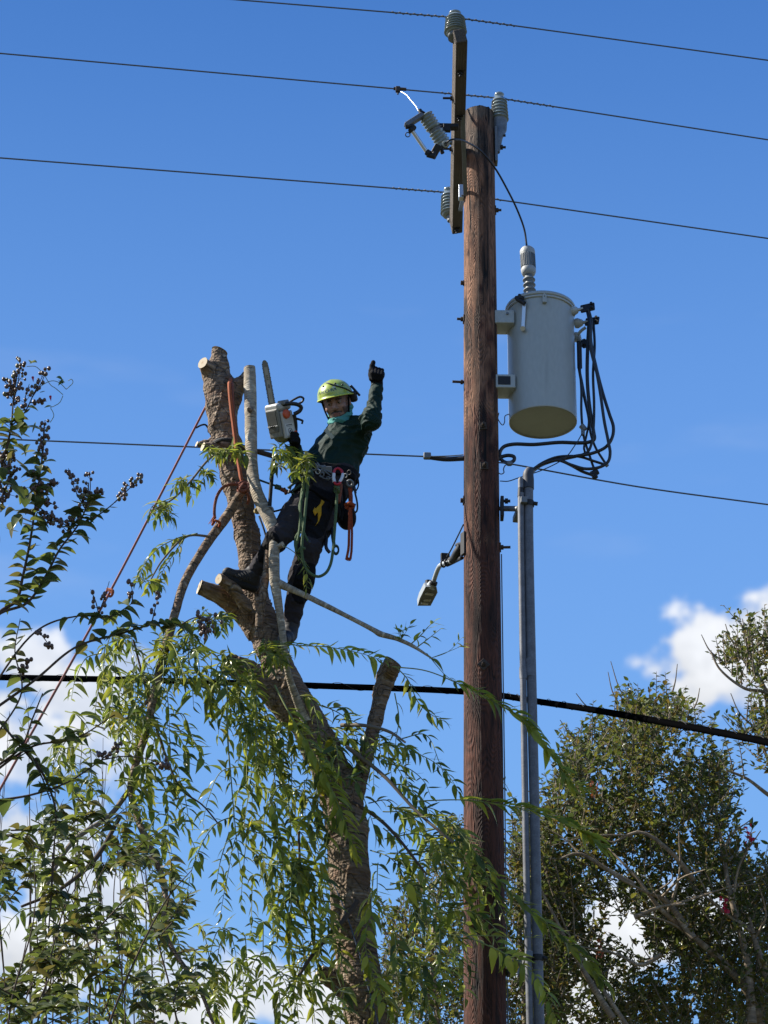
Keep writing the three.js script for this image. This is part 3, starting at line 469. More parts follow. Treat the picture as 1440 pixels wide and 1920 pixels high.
// ---------------------------------------------------------------- pole-mounted transformer
const TD = 13.5;
{
  const bot = P(1018, 793, TD), top = P(1018, 583, TD); top.x = bot.x; const H = top.y - bot.y, R = 64 * mpp(1018, 793, TD);
  const o = thing('transformer', 'cylindrical light grey transformer tank hung on the right of the pole', 'transformer', bot);
  part('tank', lathe([[0, 0.012], [R * 0.965, 0.012], [R * 0.97, 0], [R * 0.995, 0.002], [R, 0.012], [R, H * 0.5], [R, H - 0.03], [R * 0.99, H], [0, H]].map(([r, y]) => [r, y]), bot, V(0, 1, 0), 96), M.tank, o);
  const lid = part('lid', lathe([[R * 1.0, H - 0.012], [R * 1.05, H - 0.012], [R * 1.062, H - 0.004], [R * 1.062, H + 0.006], [R * 1.04, H + 0.016], [R * 0.9, H + 0.03], [R * 0.5, H + 0.05], [0, H + 0.055]], bot, V(0, 1, 0), 96), M.tank, o);
  part('lid_band', lathe([[R * 1.01, H - 0.03], [R * 1.045, H - 0.028], [R * 1.045, H - 0.016], [R * 1.01, H - 0.013]], bot, V(0, 1, 0), 96), M.bushing, lid);
  // hanger brackets to the pole
  for (const [py, hole] of [[604.5, 0], [725, 1]]) {
    const c = P(944, py, 13.42), hgt = 0.104; c.x = (poleSurf(py, 1.57, 0).x + bot.x - R) / 2 + 0.01; const w = bot.x - R - poleSurf(py, 1.57, 0).x + 0.06;
    const b = part('hanger_bracket', box(w, hgt, 0.16, c, undefined, 0.008), M.tank, o);
    if (hole) { part('hanger_plate', box(w * 0.62, hgt * 0.62, 0.012, c.clone().add(V(-0.008, 0.002, 0.077)), undefined, 0.002), M.darkSteel, b); } else part('hanger_bolt', rod(c.clone().add(V(0.02, 0.02, 0.07)), c.clone().add(V(0.02, 0.02, 0.09)), 0.009), M.galv, b);
  }
  const onTank = (px, py, out = 0) => { let p = P(px, py, TD - R); for (let i = 0; i < 6; i++) { const dx = p.x - bot.x, z = bot.z + Math.sqrt(Math.max(0, (R + out) ** 2 - dx * dx)); p = P(px, py, -z); } return p; };
  // high-voltage bushing with its animal guard
  const bb = V(P(995, 560, TD).x, bot.y + H + 0.035, bot.z - 0.03), bt = P(988.5, 464, 13.55); const bd = bt.clone().sub(bb), bl = bd.length();
  const pr = [[0.03, 0]]; for (let i = 0; i < 5; i++) { const y = bl * (0.1 + 0.085 * i); pr.push([0.028, y], [0.043, y + 0.008], [0.044, y + 0.013], [0.029, y + 0.02]); } pr.push([0.028, bl * 0.56], [0, bl * 0.56]);
  const bush = part('bushing', lathe(pr, bb, bd, 28), M.polymer, o);
  const gs = bb.clone().addScaledVector(bd, 0.54), gl = bl * 0.46, gd = bd.clone().normalize();
  part('animal_guard', lathe([[0.026, 0], [0.044, 0.006], [0.052, gl * 0.12], [0.053, gl * 0.22], [0.047, gl * 0.25], [0.047, gl * 0.72], [0.053, gl * 0.75], [0.053, gl * 0.88], [0.04, gl * 0.96], [0.012, gl]], gs, gd, 12), M.guard, bush);
  const ribs = []; for (let i = 0; i < 24; i++) { const a = i / 24 * Math.PI * 2, q = quatTo(gd), e = V(Math.cos(a) * 0.0485, gl * 0.485, Math.sin(a) * 0.0485).applyQuaternion(q).add(gs); ribs.push(box(0.0045, gl * 0.46, 0.009, e, q.clone().multiply(new THREE.Quaternion().setFromAxisAngle(V(0, 1, 0), -a + Math.PI / 2)), 0.001)); }
  ribs.forEach(g => part('guard_rib', g, M.polymer, bush));
  // lid clamp with its ground strap, lifting lug
  const s0 = onTank(983, 570, 0.02), s1 = onTank(980.5, 614, 0.012), sd = s1.clone().sub(s0);
  part('ground_strap', [box(0.024, sd.length(), 0.005, lerpP(s0, s1, 0.5), basis(sd, V(-0.25, 0, 1)), 0.001), rod(onTank(980, 616, 0), onTank(980, 616, 0.035), 0.017)], M.alu, o);
  part('lid_clamp', [box(0.06, 0.025, 0.035, onTank(974, 559, 0.035), new THREE.Quaternion().setFromEuler(new THREE.Euler(0, -0.7, -0.3)), 0.004), rod(onTank(970, 561, 0.045), onTank(984, 569, 0.03), 0.016), rod(onTank(974, 552, 0.04), onTank(974, 566, 0.04), 0.01)], M.darkSteel, o);
  part('lifting_lug', extrude([[-0.012, -0.035], [0.012, -0.035], [0.012, 0.02], [0, 0.032], [-0.012, 0.02]], 0.02, 0.002, [[[-0.004, 0.002], [0.004, 0.002], [0.004, 0.016], [-0.004, 0.016]]]).applyMatrix4(new THREE.Matrix4().setPosition(onTank(1021, 559, 0.012))), M.tank, o);
  // low-voltage terminals
  const term = (px, py, D, tx, ty, bolts) => {
    const c = P(px, py, D), e = P(tx, ty, D - 0.03), d = e.clone().sub(c).normalize();
    const t = part('terminal', lathe([[0.034, -0.02], [0.036, 0], [0.03, 0.012], [0.022, 0.03], [0.012, 0.034], [0.012, 0.07]], c, d, 22), M.bushing, o);
    const f = V(0, 0.25, 1), q = basis(d, f), mid = c.clone().addScaledVector(d, 0.10);
    part('spade', box(0.07, 0.10, 0.016, mid, q, 0.008), M.darkSteel, t);
    for (const s of [-1, 1]) part('lug_bolt', rod(V(s * 0.018, 0.03, -0.01).applyQuaternion(q).add(mid), V(s * 0.018, 0.03, 0.024).applyQuaternion(q).add(mid), 0.0095), M.black, t);
  };
  term(1075, 583, 13.42, 1102, 577); term(1084, 606, 13.50, 1106, 603); term(1081, 633, 13.56, 1090, 640);
  part('ground_lug', [tube([P(1083, 628, 13.5), P(1090, 620, 13.48), P(1098, 614, 13.46)], 0.011, { seg: 8 })], M.tank, o);
  // thin bond wire to the pole
  part('bond_wire', tube([poleSurf(775, 1.5, 0.004), P(934, 786, 13.45), P(942, 797, 13.46), P(946, 792, 13.47), P(947, 780, 13.48), P(956, 776, 13.5)], 0.0035, { seg: 6 }), M.wire, o);
}

// ---------------------------------------------------------------- service cables looping from the terminals
const cableGroup = 'black service cables below the transformer';
function cable(label, pts, r, D = 13.42) { const p = pts.map(([x, y, d]) => P(x, y, d ?? D)), o = thing('service_cable', label, 'cable', p[0].clone(), cableGroup); part('conductor', tube(p, r, { seg: 9 }), M.cable, o); return o; }
cable('outermost black cable swinging widest right of the transformer into the conduit', [[1103, 580, 13.38], [1108, 600], [1108, 640], [1118, 690], [1131, 740], [1143, 778], [1150, 800], [1148, 820], [1136, 838], [1110, 850], [1080, 855], [1045, 862], [1015, 872], [1000, 883], [991, 897, 13.24]], 0.0112, 13.38);
cable('black cable that dips lowest at the right of the loops below the transformer', [[1101, 583, 13.4], [1106, 610], [1107, 650], [1119, 700], [1126, 740], [1133, 790], [1141, 830], [1144, 850], [1140, 866], [1124, 876], [1098, 879], [1072, 872], [1046, 863], [1012, 872], [998, 882], [990, 897, 13.25]], 0.0105, 13.34);
cable('thick black cable running back to a loop against the pole', [[1104, 610, 13.46], [1102, 650], [1101, 700], [1103, 740], [1108, 780], [1113, 810], [1114, 824], [1104, 829], [1085, 830.5], [1050, 829.5], [1000, 833.5], [962, 833], [944, 838], [937, 850], [940, 862], [952, 868], [963, 864], [964, 857], [954, 854], [940, 857], [934, 862, 13.42]], 0.0125, 13.42);
const c4 = cable('innermost black cable hanging straight beside the tank to a taped joint', [[1086, 646, 13.52], [1087, 690], [1090, 730], [1090, 770], [1092, 800], [1096, 825], [1104, 850], [1112, 874], [1117, 886]], 0.0085, 13.44);
part('sleeve', tube(pxs([[1086, 644], [1087, 690]], 13.46), 0.0175, { seg: 10 }), M.rubber, c4);
part('split_bolt', [rod(P(1090, 798, 13.43), P(1097, 806, 13.43), 0.02), rod(P(1093, 806, 13.43), P(1093, 816, 13.43), 0.013)], M.galv, c4);
part('taped_end', [rod(P(1109, 890, 13.43), P(1121, 884, 13.43), 0.023, 0.02), rod(P(1113, 886, 13.43), P(1116, 896, 13.43), 0.02)], M.rubber, c4);
const c5 = cable('black cable crossing the loops down to a bare cable end', [[1085, 690, 13.5], [1093, 735], [1103, 780], [1108, 815], [1117, 840], [1128, 858], [1136, 870]], 0.0085, 13.47);
part('bare_end', rod(P(1134, 868, 13.47), P(1139, 874, 13.47), 0.013), M.galv, c5);
cable('black cable twisting between the second terminal and the cable bundle', [[1113, 608, 13.44], [1115, 650], [1112, 700], [1114, 760], [1113, 800], [1110, 828], [1103, 846], [1090, 853], [1062, 860], [1025, 867], [1003, 881], [993, 897, 13.22]], 0.0092, 13.4);
cable('slack black cable bowing from the conduit head to the taped joint', [[988, 897, 13.24], [1002, 880], [1020, 869], [1046, 862], [1070, 872], [1092, 884], [1112, 891]], 0.0105, 13.37);
cable('thin black cable arching from the conduit head to the bare cable end', [[992, 896, 13.26], [1010, 872], [1040, 858], [1070, 855], [1090, 857], [1112, 864], [1134, 871]], 0.009, 13.41);
cable('slim black lead hanging between the inner cables to the bundle', [[1086, 690, 13.5], [1094, 730], [1104, 790], [1100, 815], [1095, 840], [1096, 850], [1080, 856]], 0.0075, 13.48);
cable('slender black wire strung from the pole to the conduit head', [[938, 902, 13.40], [954, 902], [972, 896], [985, 892], [1020, 880], [1060, 858], [1080, 832], [1092, 812, 13.43]], 0.0035, 13.33);

// ---------------------------------------------------------------- conduits up the pole, standing off it
function conduit(label, list, r, capFn) {
  const p = list.map(([x, y, d]) => P(x, y, d)), last = p[p.length - 1], prev = p[p.length - 2], k = last.y / (prev.y - last.y); const foot = last.clone().addScaledVector(last.clone().sub(prev), k); foot.y = 0;
  const o = thing('conduit', label, 'conduit', foot, 'grey conduits beside the pole'); part('pipe', tube([...p, foot], r, { seg: 22, cap: true }), M.pvc, o); capFn?.(o); return o;
}
conduit('thick grey service conduit standing to the right of the pole', [[991, 912, 13.18], [991.2, 1000, 13.18], [1004, 1600, 13.18], [1010.5, 1900, 13.18]], 0.0305, o => {
  part('weatherhead', [tube([P(990.5, 917, 13.18), P(990.5, 900, 13.18), P(990.5, 889, 13.18), P(994, 881, 13.19)], [0.037, 0.037, 0.035, 0.028], { seg: 20 })], M.pvcDark, o);
  part('coupling', tube([P(994.5, 1270, 13.18), P(994.3, 1266, 13.18), P(994, 1240, 13.18), P(993.8, 1236, 13.18)], [0.034, 0.0365, 0.0365, 0.034], { seg: 22, cap: false }), M.pvc, o);
});
conduit('thin sunlit conduit tight beside the thick one by the pole', [[976.6, 925, 13.165], [977, 1000, 13.165], [986.5, 1600, 13.165], [993, 1900, 13.165]], 0.0205, o => {
  part('pipe_cap', tube(pxs([[976.5, 916], [976.5, 900], [977, 897]], 13.165), [0.019, 0.019, 0.014], { seg: 16 }), M.pvc, o);
  part('cable_gland', tube(pxs([[976, 932], [976.5, 917]], 13.165), [0.021, 0.02], { seg: 12 }), M.rubber, o);
  part('coupling', tube([P(981.4, 1274, 13.165), P(981.3, 1271, 13.165), P(981.0, 1254, 13.165), P(980.9, 1250, 13.165)], [0.0225, 0.0255, 0.0255, 0.0225], { seg: 18, cap: false }), M.pvc, o);
});
function standoff(label, y, full) {
  const c = poleSurf(y + 10, 1.45, 0.01), o = thing('standoff_bracket', label, 'bracket', c, 'conduit standoff brackets');
  part('pole_plate', box(0.022, 0.145, 0.09, c.clone().add(V(0.006, 0, 0)), undefined, 0.004), M.darkSteel, o);
  const e = P(972 + (y - 945) * 0.011, y + 9, 13.26); part('arm', rod(c, e, 0.019), M.galv, o);
  const a = P(967 + (y - 945) * 0.011, y + 30, 13.42), b = P(983 + (y - 945) * 0.011, y - 9, 13.12); part('strut_channel', box(0.042, a.distanceTo(b), 0.042, lerpP(a, b, 0.5), basis(b.clone().sub(a), V(0, -1, 0.3)), 0.004), M.galv, o);
  const k = P(991 + (y - 945) * 0.0195, y, 13.18); part('pipe_strap', [lathe([[0.032, -0.018], [0.036, -0.018], [0.036, 0.018], [0.032, 0.018]], k, V(0, 1, 0), 24), rod(k.clone().add(V(0.034, 0, 0.01)), k.clone().add(V(0.058, -0.004, 0.01)), 0.013)], M.darkSteel, o);
  part('bolt', [rod(c.clone().add(V(0.01, 0.05, 0.01)), c.clone().add(V(0.06, 0.05, 0.01)), 0.01), placeG(new THREE.CylinderGeometry(0.018, 0.018, 0.02, 6), c.clone().add(V(0.035, 0.05, 0.01)), quatTo(V(1, 0, 0)))], M.darkSteel, o);
}
standoff('upper steel standoff bracket holding the conduits off the pole', 945);
standoff('lower steel standoff bracket behind the leaves near the foot of the picture', 1797);

// ---------------------------------------------------------------- small street light on the far left of the pole
{
  const root = poleSurf(1030, -1.35, 0.0), o = thing('street_light', 'small grey street light on a bent arm left of the pole', 'street light', root);
  part('mounting_plate', [box(0.05, 0.16, 0.02, poleSurf(1024, -1.3, 0.008), new THREE.Quaternion().setFromEuler(new THREE.Euler(0, -1.1, 0)), 0.004), rod(poleSurf(1022, -1.3, 0.0), P(857, 1022, 13.5), 0.014)], M.darkSteel, o);
  part('arm_channel', [tube([P(866, 1024, 13.45), P(858, 1036, 13.5), P(850, 1048, 13.6), P(838, 1056, 13.7)], [0.03, 0.03, 0.026, 0.022], { seg: 6 }), tube([P(866, 1046, 13.45), P(854, 1052, 13.6), P(842, 1058, 13.7)], 0.014, { seg: 6 })], M.darkSteel, o);
  part('pipe_arm', tube(pxs([[846, 1052, 13.62], [832, 1057, 13.74], [824, 1062, 13.82], [818, 1075, 13.9], [812, 1094, 13.98]]), 0.0155, { seg: 14 }), M.lamp, o);
  for (const [x, y] of [[831, 1057], [838, 1055], [846, 1051], [854, 1046]]) part('hose_clamp', placeG(new THREE.TorusGeometry(0.022, 0.006, 8, 18), P(x, y, 13.66), basis(V(0.2, 1, 0), V(-0.8, -0.4, -0.6))), M.black, o);
  part('junction_box', box(0.058, 0.055, 0.03, P(834.5, 1045, 13.78), new THREE.Quaternion().setFromEuler(new THREE.Euler(0.2, 0.2, 0)), 0.004), M.darkSteel, o);
  const sk = (x, y, d = 13.98) => P(x, y, d);
  // lamp head: a tapered slab lying away from the camera
  const top = [[798, 1100], [818.5, 1100], [820.5, 1111], [807.5, 1136], [783, 1136], [787, 1122]].map(([x, y]) => P(x, y, mix(13.95, 14.25, (y - 1098) / 38)));
  const upv = V(-0.012, 0.042, -0.01), pos = [], idx = [], n = top.length; for (const p of top) pos.push(p.x, p.y, p.z); for (const p of top) { const c = top.reduce((a, b) => a.add(b), V(0, 0, 0)).multiplyScalar(1 / n), q = lerpP(p, c, 0.12).add(upv); pos.push(q.x, q.y, q.z); }
  for (let i = 1; i < n - 1; i++) { idx.push(0, i, i + 1, n, n + i + 1, n + i); } for (let i = 0; i < n; i++) { const j = (i + 1) % n; idx.push(i, n + i, j, j, n + i, n + j); }
  const g = new THREE.BufferGeometry(); g.setAttribute('position', new THREE.Float32BufferAttribute(pos, 3)); g.setIndex(idx); const gg = g.toNonIndexed(); gg.computeVertexNormals();
  const head = part('lamp_head', gg, M.lamp, o);
  const ctr = lerpP(top[0], top[3], 0.5), low = V(0, -0.004, 0.002), sheet = (k, dy) => { const c = top.reduce((a, b) => a.add(b), V(0, 0, 0)).multiplyScalar(1 / n), q = top.map(p => lerpP(p, c, k).addScaledVector(low, dy)); const b = new THREE.BufferGeometry(), pp = []; for (let i = 1; i < n - 1; i++) for (const v of [q[0], q[i + 1], q[i]]) pp.push(v.x, v.y, v.z); b.setAttribute('position', new THREE.Float32BufferAttribute(pp, 3)); b.computeVertexNormals(); return b; };
  part('under_plate', sheet(0.08, 1), M.lampUnder, head);
  const lens = []; for (const [x, y, w] of [[805, 1112.5, 0.055], [797, 1124, 0.016], [801, 1124, 0.016], [805, 1124, 0.016], [796, 1130, 0.05]]) lens.push(box(w, 0.012, 0.028, P(x, y, mix(13.95, 14.25, (y - 1098) / 38)).addScaledVector(low, 1.6), new THREE.Quaternion().setFromEuler(new THREE.Euler(0.1, 0.3, 0)), 0.003));
  lens.forEach(g => part('lens', g, M.lampLens, head));
  part('neck', [tube([P(813, 1092, 13.97), P(808, 1100, 14.0)], [0.026, 0.034], { seg: 16 })], M.lamp, head);
  part('neck_collar', lathe([[0.02, 0], [0.027, 0], [0.027, 0.02], [0.02, 0.02]], P(812, 1096, 13.96), P(816, 1080, 13.92).sub(P(812, 1096, 13.96)), 18), M.black, head);
  part('photocell', [rod(P(803, 1089, 14.05), P(803, 1097, 14.05), 0.022, 0.02), rod(P(801, 1096, 14.05), P(803, 1101, 14.05), 0.012)], M.darkSteel, head);
  solo('lamp_cord', tube([poleSurf(986, -1.45, 0.004), P(858, 1006, 13.55), P(846, 1030, 13.66), P(838, 1044, 13.72)], 0.0048, { seg: 6 }), M.cable, 'thin black cord from the pole down to the street light arm', 'cord');
}

// ---------------------------------------------------------------- leaves and sprays
function leafGeo(w, fold, curl, tip = 1.6, rows = 6) {
  const pos = [], uv = [], idx = [];
  for (let i = 0; i <= rows; i++) {
    const t = i / rows, hw = w * Math.pow(Math.sin(Math.PI * Math.pow(t, 0.86)), 0.8) * Math.pow(1 - t, (tip - 1) * 0.45) * 0.66 + (i === 0 ? 0.02 * w : 0), z = -curl * t * t;
    for (const s of [-1, 0, 1]) { pos.push(s * hw, t, z + Math.abs(s) * hw * fold); uv.push(0.5 + s * 0.5, t); }
  }
  for (let i = 0; i < rows; i++) for (let s = 0; s < 2; s++) { const a = i * 3 + s; idx.push(a, a + 1, a + 3, a + 3, a + 1, a + 4); }
  const g = new THREE.BufferGeometry(); g.setAttribute('position', new THREE.Float32BufferAttribute(pos, 3)); g.setAttribute('uv', new THREE.Float32BufferAttribute(uv, 2)); g.setIndex(idx); g.computeVertexNormals(); return g;
}
const willowLeaf = [leafGeo(0.27, 0.35, 0.25, 1.8), leafGeo(0.31, 0.5, 0.45, 1.7), leafGeo(0.24, 0.2, -0.15, 1.9), leafGeo(0.28, 0.9, 0.3, 1.8), leafGeo(0.33, 0.3, 0.6, 1.7)];
const ovalLeaf = [leafGeo(0.52, 0.3, 0.3, 1.15), leafGeo(0.6, 0.5, 0.45, 1.1), leafGeo(0.48, 0.15, -0.2, 1.2), leafGeo(0.54, 0.9, 0.35, 1.15)];
const smallOval = [leafGeo(0.5, 0.4, 0.3, 1.1, 4), leafGeo(0.44, 0.6, 0.1, 1.1, 4), leafGeo(0.4, 0.2, -0.3, 1.15, 4)];
const tints = { tree: [[0.15, 0.195, 0.026], [0.19, 0.225, 0.03], [0.09, 0.135, 0.026], [0.24, 0.27, 0.035], [0.11, 0.16, 0.028], [0.17, 0.205, 0.022], [0.30, 0.30, 0.04], [0.07, 0.11, 0.025]],
  bright: [[0.38, 0.41, 0.045], [0.33, 0.38, 0.045], [0.27, 0.33, 0.04], [0.45, 0.45, 0.05], [0.20, 0.26, 0.03]], yellow: [[0.46, 0.40, 0.03], [0.34, 0.34, 0.04]], crape: [[0.095, 0.13, 0.028], [0.125, 0.155, 0.03], [0.07, 0.10, 0.028], [0.18, 0.205, 0.035], [0.10, 0.13, 0.025], [0.15, 0.13, 0.03]],  // the bright set puts a sunlit look into the leaf colour itself
  autumn: [[0.10, 0.125, 0.024], [0.14, 0.15, 0.026], [0.075, 0.10, 0.024], [0.17, 0.125, 0.026], [0.11, 0.14, 0.028], [0.18, 0.18, 0.03], [0.065, 0.09, 0.024]] };
const tintMats = {}; for (const k in tints) tintMats[k] = tints[k].map(c => leafMat(L(...c)));
class Foliage {
  constructor(owner, geos) { this.o = owner; this.geos = geos; this.list = []; }
  add(pos, dir, face, size, kind, key) {
    const m = new THREE.Matrix4().compose(pos, basis(dir, face), V(size * rr(0.85, 1.15), size, size)), ti = Math.floor(rand() * tints[kind].length);
    this.list.push({ m, kind, ti, key: key ?? 0, v: Math.floor(rand() * this.geos.length), j: rr(0.8, 1.2) });
  }
  finish(most = 300) {
    const off = V(0, 0, 0).sub(this.o.position), T = new THREE.Matrix4().setPosition(off);
    const keyed = this.list.filter(l => l.key).sort((a, b) => b.key - a.key).slice(0, most), ks = new Set(keyed);
    for (const l of keyed) { const q = new THREE.Mesh(this.geos[l.v], tintMats[l.kind][l.ti]); q.name = 'leaf'; q.matrix.copy(T).multiply(l.m); q.matrix.decompose(q.position, q.quaternion, q.scale); this.o.add(q); }
    const rest = this.list.filter(l => !ks.has(l));
    this.geos.forEach((g, v) => {
      const here = rest.filter(l => l.v === v); if (!here.length) return;
      const im = new THREE.InstancedMesh(g, M.leaf, here.length); im.name = 'foliage'; im.userData.kind = 'stuff';
      here.forEach((l, i) => { im.setMatrixAt(i, T.clone().multiply(l.m)); const c = tints[l.kind][l.ti]; im.setColorAt(i, L(c[0] * l.j, c[1] * l.j, c[2] * l.j)); });
      this.o.add(im);
    });
  }
}
// a shoot with leaves set in two rows
function spray(fol, twigs, pts, { n = 20, size = 0.085, kind = 'tree', wind = 0.25, droop = 0.35, spread = 0.8, r = 0.004, from = 0.12, key = 0, keep = 1, yellow = 0.02, along = 0.48 } = {}) {
  const cv = new THREE.CatmullRomCurve3(pts, false, 'centripetal');
  twigs?.push(tube(pts, [r, r * 0.35], { seg: 5, cap: false }));
  for (let i = 0; i < n; i++) {
    const t = clamp(from + (1 - from) * (i + rr(-0.3, 0.3)) / (n - 1)), p = cv.getPoint(t), T = cv.getTangent(t);
    if (rand() > keep) continue;
    const side = V(0, 0, 0).crossVectors(T, V(rr(-0.5, 0.5), 0.3, 1)).normalize().multiplyScalar(i % 2 ? 1 : -1), last = t > 0.95;
    const d = T.clone().multiplyScalar(last ? 1 : along + rr(-0.2, 0.25)).addScaledVector(side, last ? 0.2 : spread * rr(0.7, 1.2)).add(V(wind * rr(0.6, 1.3), -droop * rr(0.4, 1.5), rr(-0.35, 0.35))).normalize();
    const f = V(rr(-0.55, 0.55), 0.75, rr(-0.1, 0.9));
    fol.add(p, d, f, size * rr(0.6, 1.22) * (t > 0.9 ? 0.75 : 1), rand() < yellow && kind !== 'crape' && kind !== 'autumn' ? 'yellow' : kind === 'tree' && rand() < 0.42 ? 'bright' : kind, key ? key + rand() : 0);
  }
}

// ---------------------------------------------------------------- the pruned tree
const treeBase = P(715, 2100, 12.9); treeBase.y = 0;
const tree = thing('pruned_tree', 'heavily pruned tree with sawn stubs and drooping leafy shoots, left of the pole', 'tree', treeBase);
{
  const D = 12.95;
  const ch = list => { const p = list.map(([x, y, r, d]) => P(x, y, d ?? D)), rad = list.map(([x, y, r, d]) => r * mpp(x, y, d ?? D)); return { p, rad, f: chain(p, rad) }; };
  const toCam = V(0, -0.45, 0.89);
  const main = ch([[411, 652, 14], [410, 690, 19], [411, 730, 24.5], [412, 762, 25.5], [418, 800, 25.5], [427, 838, 26], [440, 893, 25], [452, 950, 23], [463, 1005, 21.5], [470, 1060, 20.5], [477, 1110, 23], [488, 1160, 28], [508, 1215, 28], [534, 1275, 28], [566, 1335, 32], [602, 1400, 34], [632, 1470, 37], [650, 1550, 38], [655, 1640, 38], [660, 1740, 39, 12.93], [680, 1860, 41, 12.92], [700, 1990, 44, 12.9]]);
  const stubs = [
    { c: ch([[409, 735, 20], [396, 704, 15.5], [382, 682, 11.5, 12.86]]), n: V(-0.62, 0.1, 0.78), at: [381, 681, 12.84] },
    { c: ch([[480, 1175, 24], [446, 1140, 19], [410, 1114, 15.5, 12.8], [378, 1102, 13.5, 12.72]]), n: V(-0.9, 0.2, 0.35), at: [375, 1101, 12.70] },
    { c: ch([[462, 1140, 12, 12.8], [438, 1103, 11, 12.72], [414, 1084, 9.5, 12.66]]), n: V(-0.72, -0.05, 0.7), at: [411, 1086, 12.64] },
    { c: ch([[545, 1345, 22], [500, 1288, 22], [462, 1260, 22], [428, 1243, 20, 12.9]]), n: V(-0.75, 0.62, -0.1), at: [427, 1242, 12.9] },
    { c: ch([[640, 1560, 18], [670, 1480, 15], [686, 1420, 13.5], [704, 1350, 13.5], [716, 1300, 14.5], [724, 1268, 17], [735, 1246, 18, 12.85]]), n: V(0.55, 0.8, 0.1), at: [737, 1243, 12.86] },
    { c: ch([[650, 1850, 20], [622, 1836, 16], [601, 1822, 13, 12.82]]), n: V(-0.7, 0.5, 0.4), at: [600, 1821, 12.82] },
    { c: ch([[436, 838, 11], [408, 838, 10, 12.84], [383, 838, 8.5, 12.78]]), n: V(-0.85, 0.15, 0.5), at: [381.5, 838, 12.77] },
    { c: ch([[420, 834, 8], [395, 832, 6.5, 12.9], [371, 833, 5.5, 12.86]]), n: V(-0.85, 0.2, 0.45), at: [370, 833, 12.85] },
  ];
  const fork = ch([[424, 775, 17], [436, 748, 14.5], [450, 722, 12], [462, 704, 9]]);
  const fields = [];
  const bound = main.p.concat(...stubs.map(s => s.c.p), fork.p).filter(p => p.y > P(700, 1985, 12.9).y - 0.3);
  const topN = V(0.34, 0.94, 0.0).normalize(), topAt = P(410, 660, D);
  const mf = union(main.f, 0.03), ff = union(fork.f, 0.03);
  const capped = stubs.map(s => { const n = s.n.normalize(), c = P(...s.at), f = union(s.c.f, 0.02), R = s.c.rad[s.c.rad.length - 1] * 3.2; return (x, y, z) => { const d = f(x, y, z), h = (x - c.x) * n.x + (y - c.y) * n.y + (z - c.z) * n.z; return Math.hypot(x - c.x, y - c.y, z - c.z) < R + 0.2 ? Math.max(d, h) : d; }; });
  const notch = P(397, 650, D), notchLow = P(397, 674, D).y;
  const all = (x, y, z) => {
    let d = mf(x, y, z); d = Math.max(d, (x - topAt.x) * topN.x + (y - topAt.y) * topN.y); if (y > notchLow) d = Math.max(d, notch.x - x - 0.0);
    d = smin(d, ff(x, y, z), 0.06); for (const s of capped) d = smin(d, s(x, y, z), 0.045);
    if (Math.abs(d) < 0.03) { const w = 0.5 * fbm(x * 9, y * 5, z * 9, 3); d += 0.010 * w + 0.0045 * noise(x * 24 + w, y * 60, z * 24) - 0.010 * sstep(0.06, 0.0, Math.abs(noise(x * 7 - z * 3, y * 1.6, z * 5 + 3))) + 0.004 * noise(x * 60, y * 60, z * 60); }
    return d;
  };
  const b = bounds(bound, 0.17); b.min.y = P(700, 1960, 12.9).y;
  const g = skin(all, b, 0.0105, (x, y, z) => [x + z, y]);
  const low = P(697, 1955, 12.9), foot = tube([low.clone().add(V(-0.005, 0.03, 0)), lerpP(low, treeBase, 0.5), treeBase.clone().add(V(0, 0.35, 0)), treeBase], [0.134, 0.15, 0.17, 0.24], { seg: 28, step: 0.1 });
  part('trunk', join([g, foot]), M.bark, tree);
  const disc = (c, n, r) => { const k = 28, pos = [c.x, c.y, c.z], uv = [0.5, 0.5], idx = [], q = quatTo(n, V(0, 0, 1)); for (let i = 0; i <= k; i++) { const a = i / k * Math.PI * 2, R = r * (1 + 0.05 * noise(Math.cos(a) * 2, Math.sin(a) * 2, c.x * 9)), e = V(Math.cos(a) * R, Math.sin(a) * R, 0).applyQuaternion(q).add(c); pos.push(e.x, e.y, e.z); uv.push(0.5 + Math.cos(a) * 0.48, 0.5 + Math.sin(a) * 0.48); if (i) idx.push(0, i, i + 1); } const d = new THREE.BufferGeometry(); d.setAttribute('position', new THREE.Float32BufferAttribute(pos, 3)); d.setAttribute('uv', new THREE.Float32BufferAttribute(uv, 2)); d.setIndex(idx); d.computeVertexNormals(); return d; };
  for (const s of stubs) part('cut_face', disc(P(...s.at).addScaledVector(s.n, 0.006), s.n, s.c.rad[s.c.rad.length - 1] * 1.0), M.cut, tree);
  part('cut_face', disc(topAt.clone().addScaledVector(topN, 0.007).add(V(0.004, 0, 0)), topN, 0.055), M.cut, tree);
  // side limbs
  const limbOf = (list, mat = M.limb, o = {}) => part('limb', tube(list.map(([x, y, r, d]) => P(x, y, d)), list.map(([x, y, r, d]) => r * mpp(x, y, d)), { seg: 14, step: 0.025, vary: (a, l) => 1 + 0.06 * noise(Math.cos(a) * 1.6, l * 9, Math.sin(a) * 1.6) + 0.05 * noise(Math.cos(a) * 3, l * 30, Math.sin(a) * 3), ...o }), mat, tree);
  const second = limbOf([[468, 691, 11, 12.86], [469, 720, 12, 12.84], [470.5, 810, 11.5, 12.78], [473, 880, 11, 12.72], [480, 918, 11.5, 12.68], [492, 948, 12.5, 12.64], [505, 974, 12.5, 12.6], [514.5, 1003, 11, 12.58], [514, 1040, 10, 12.56], [515, 1085, 10.5, 12.56], [520, 1120, 8.5, 12.58], [526, 1160, 7, 12.6], [532, 1205, 6.5, 12.62], [540, 1262, 6, 12.66], [556, 1310, 8, 12.72], [573, 1352, 9, 12.78]]);
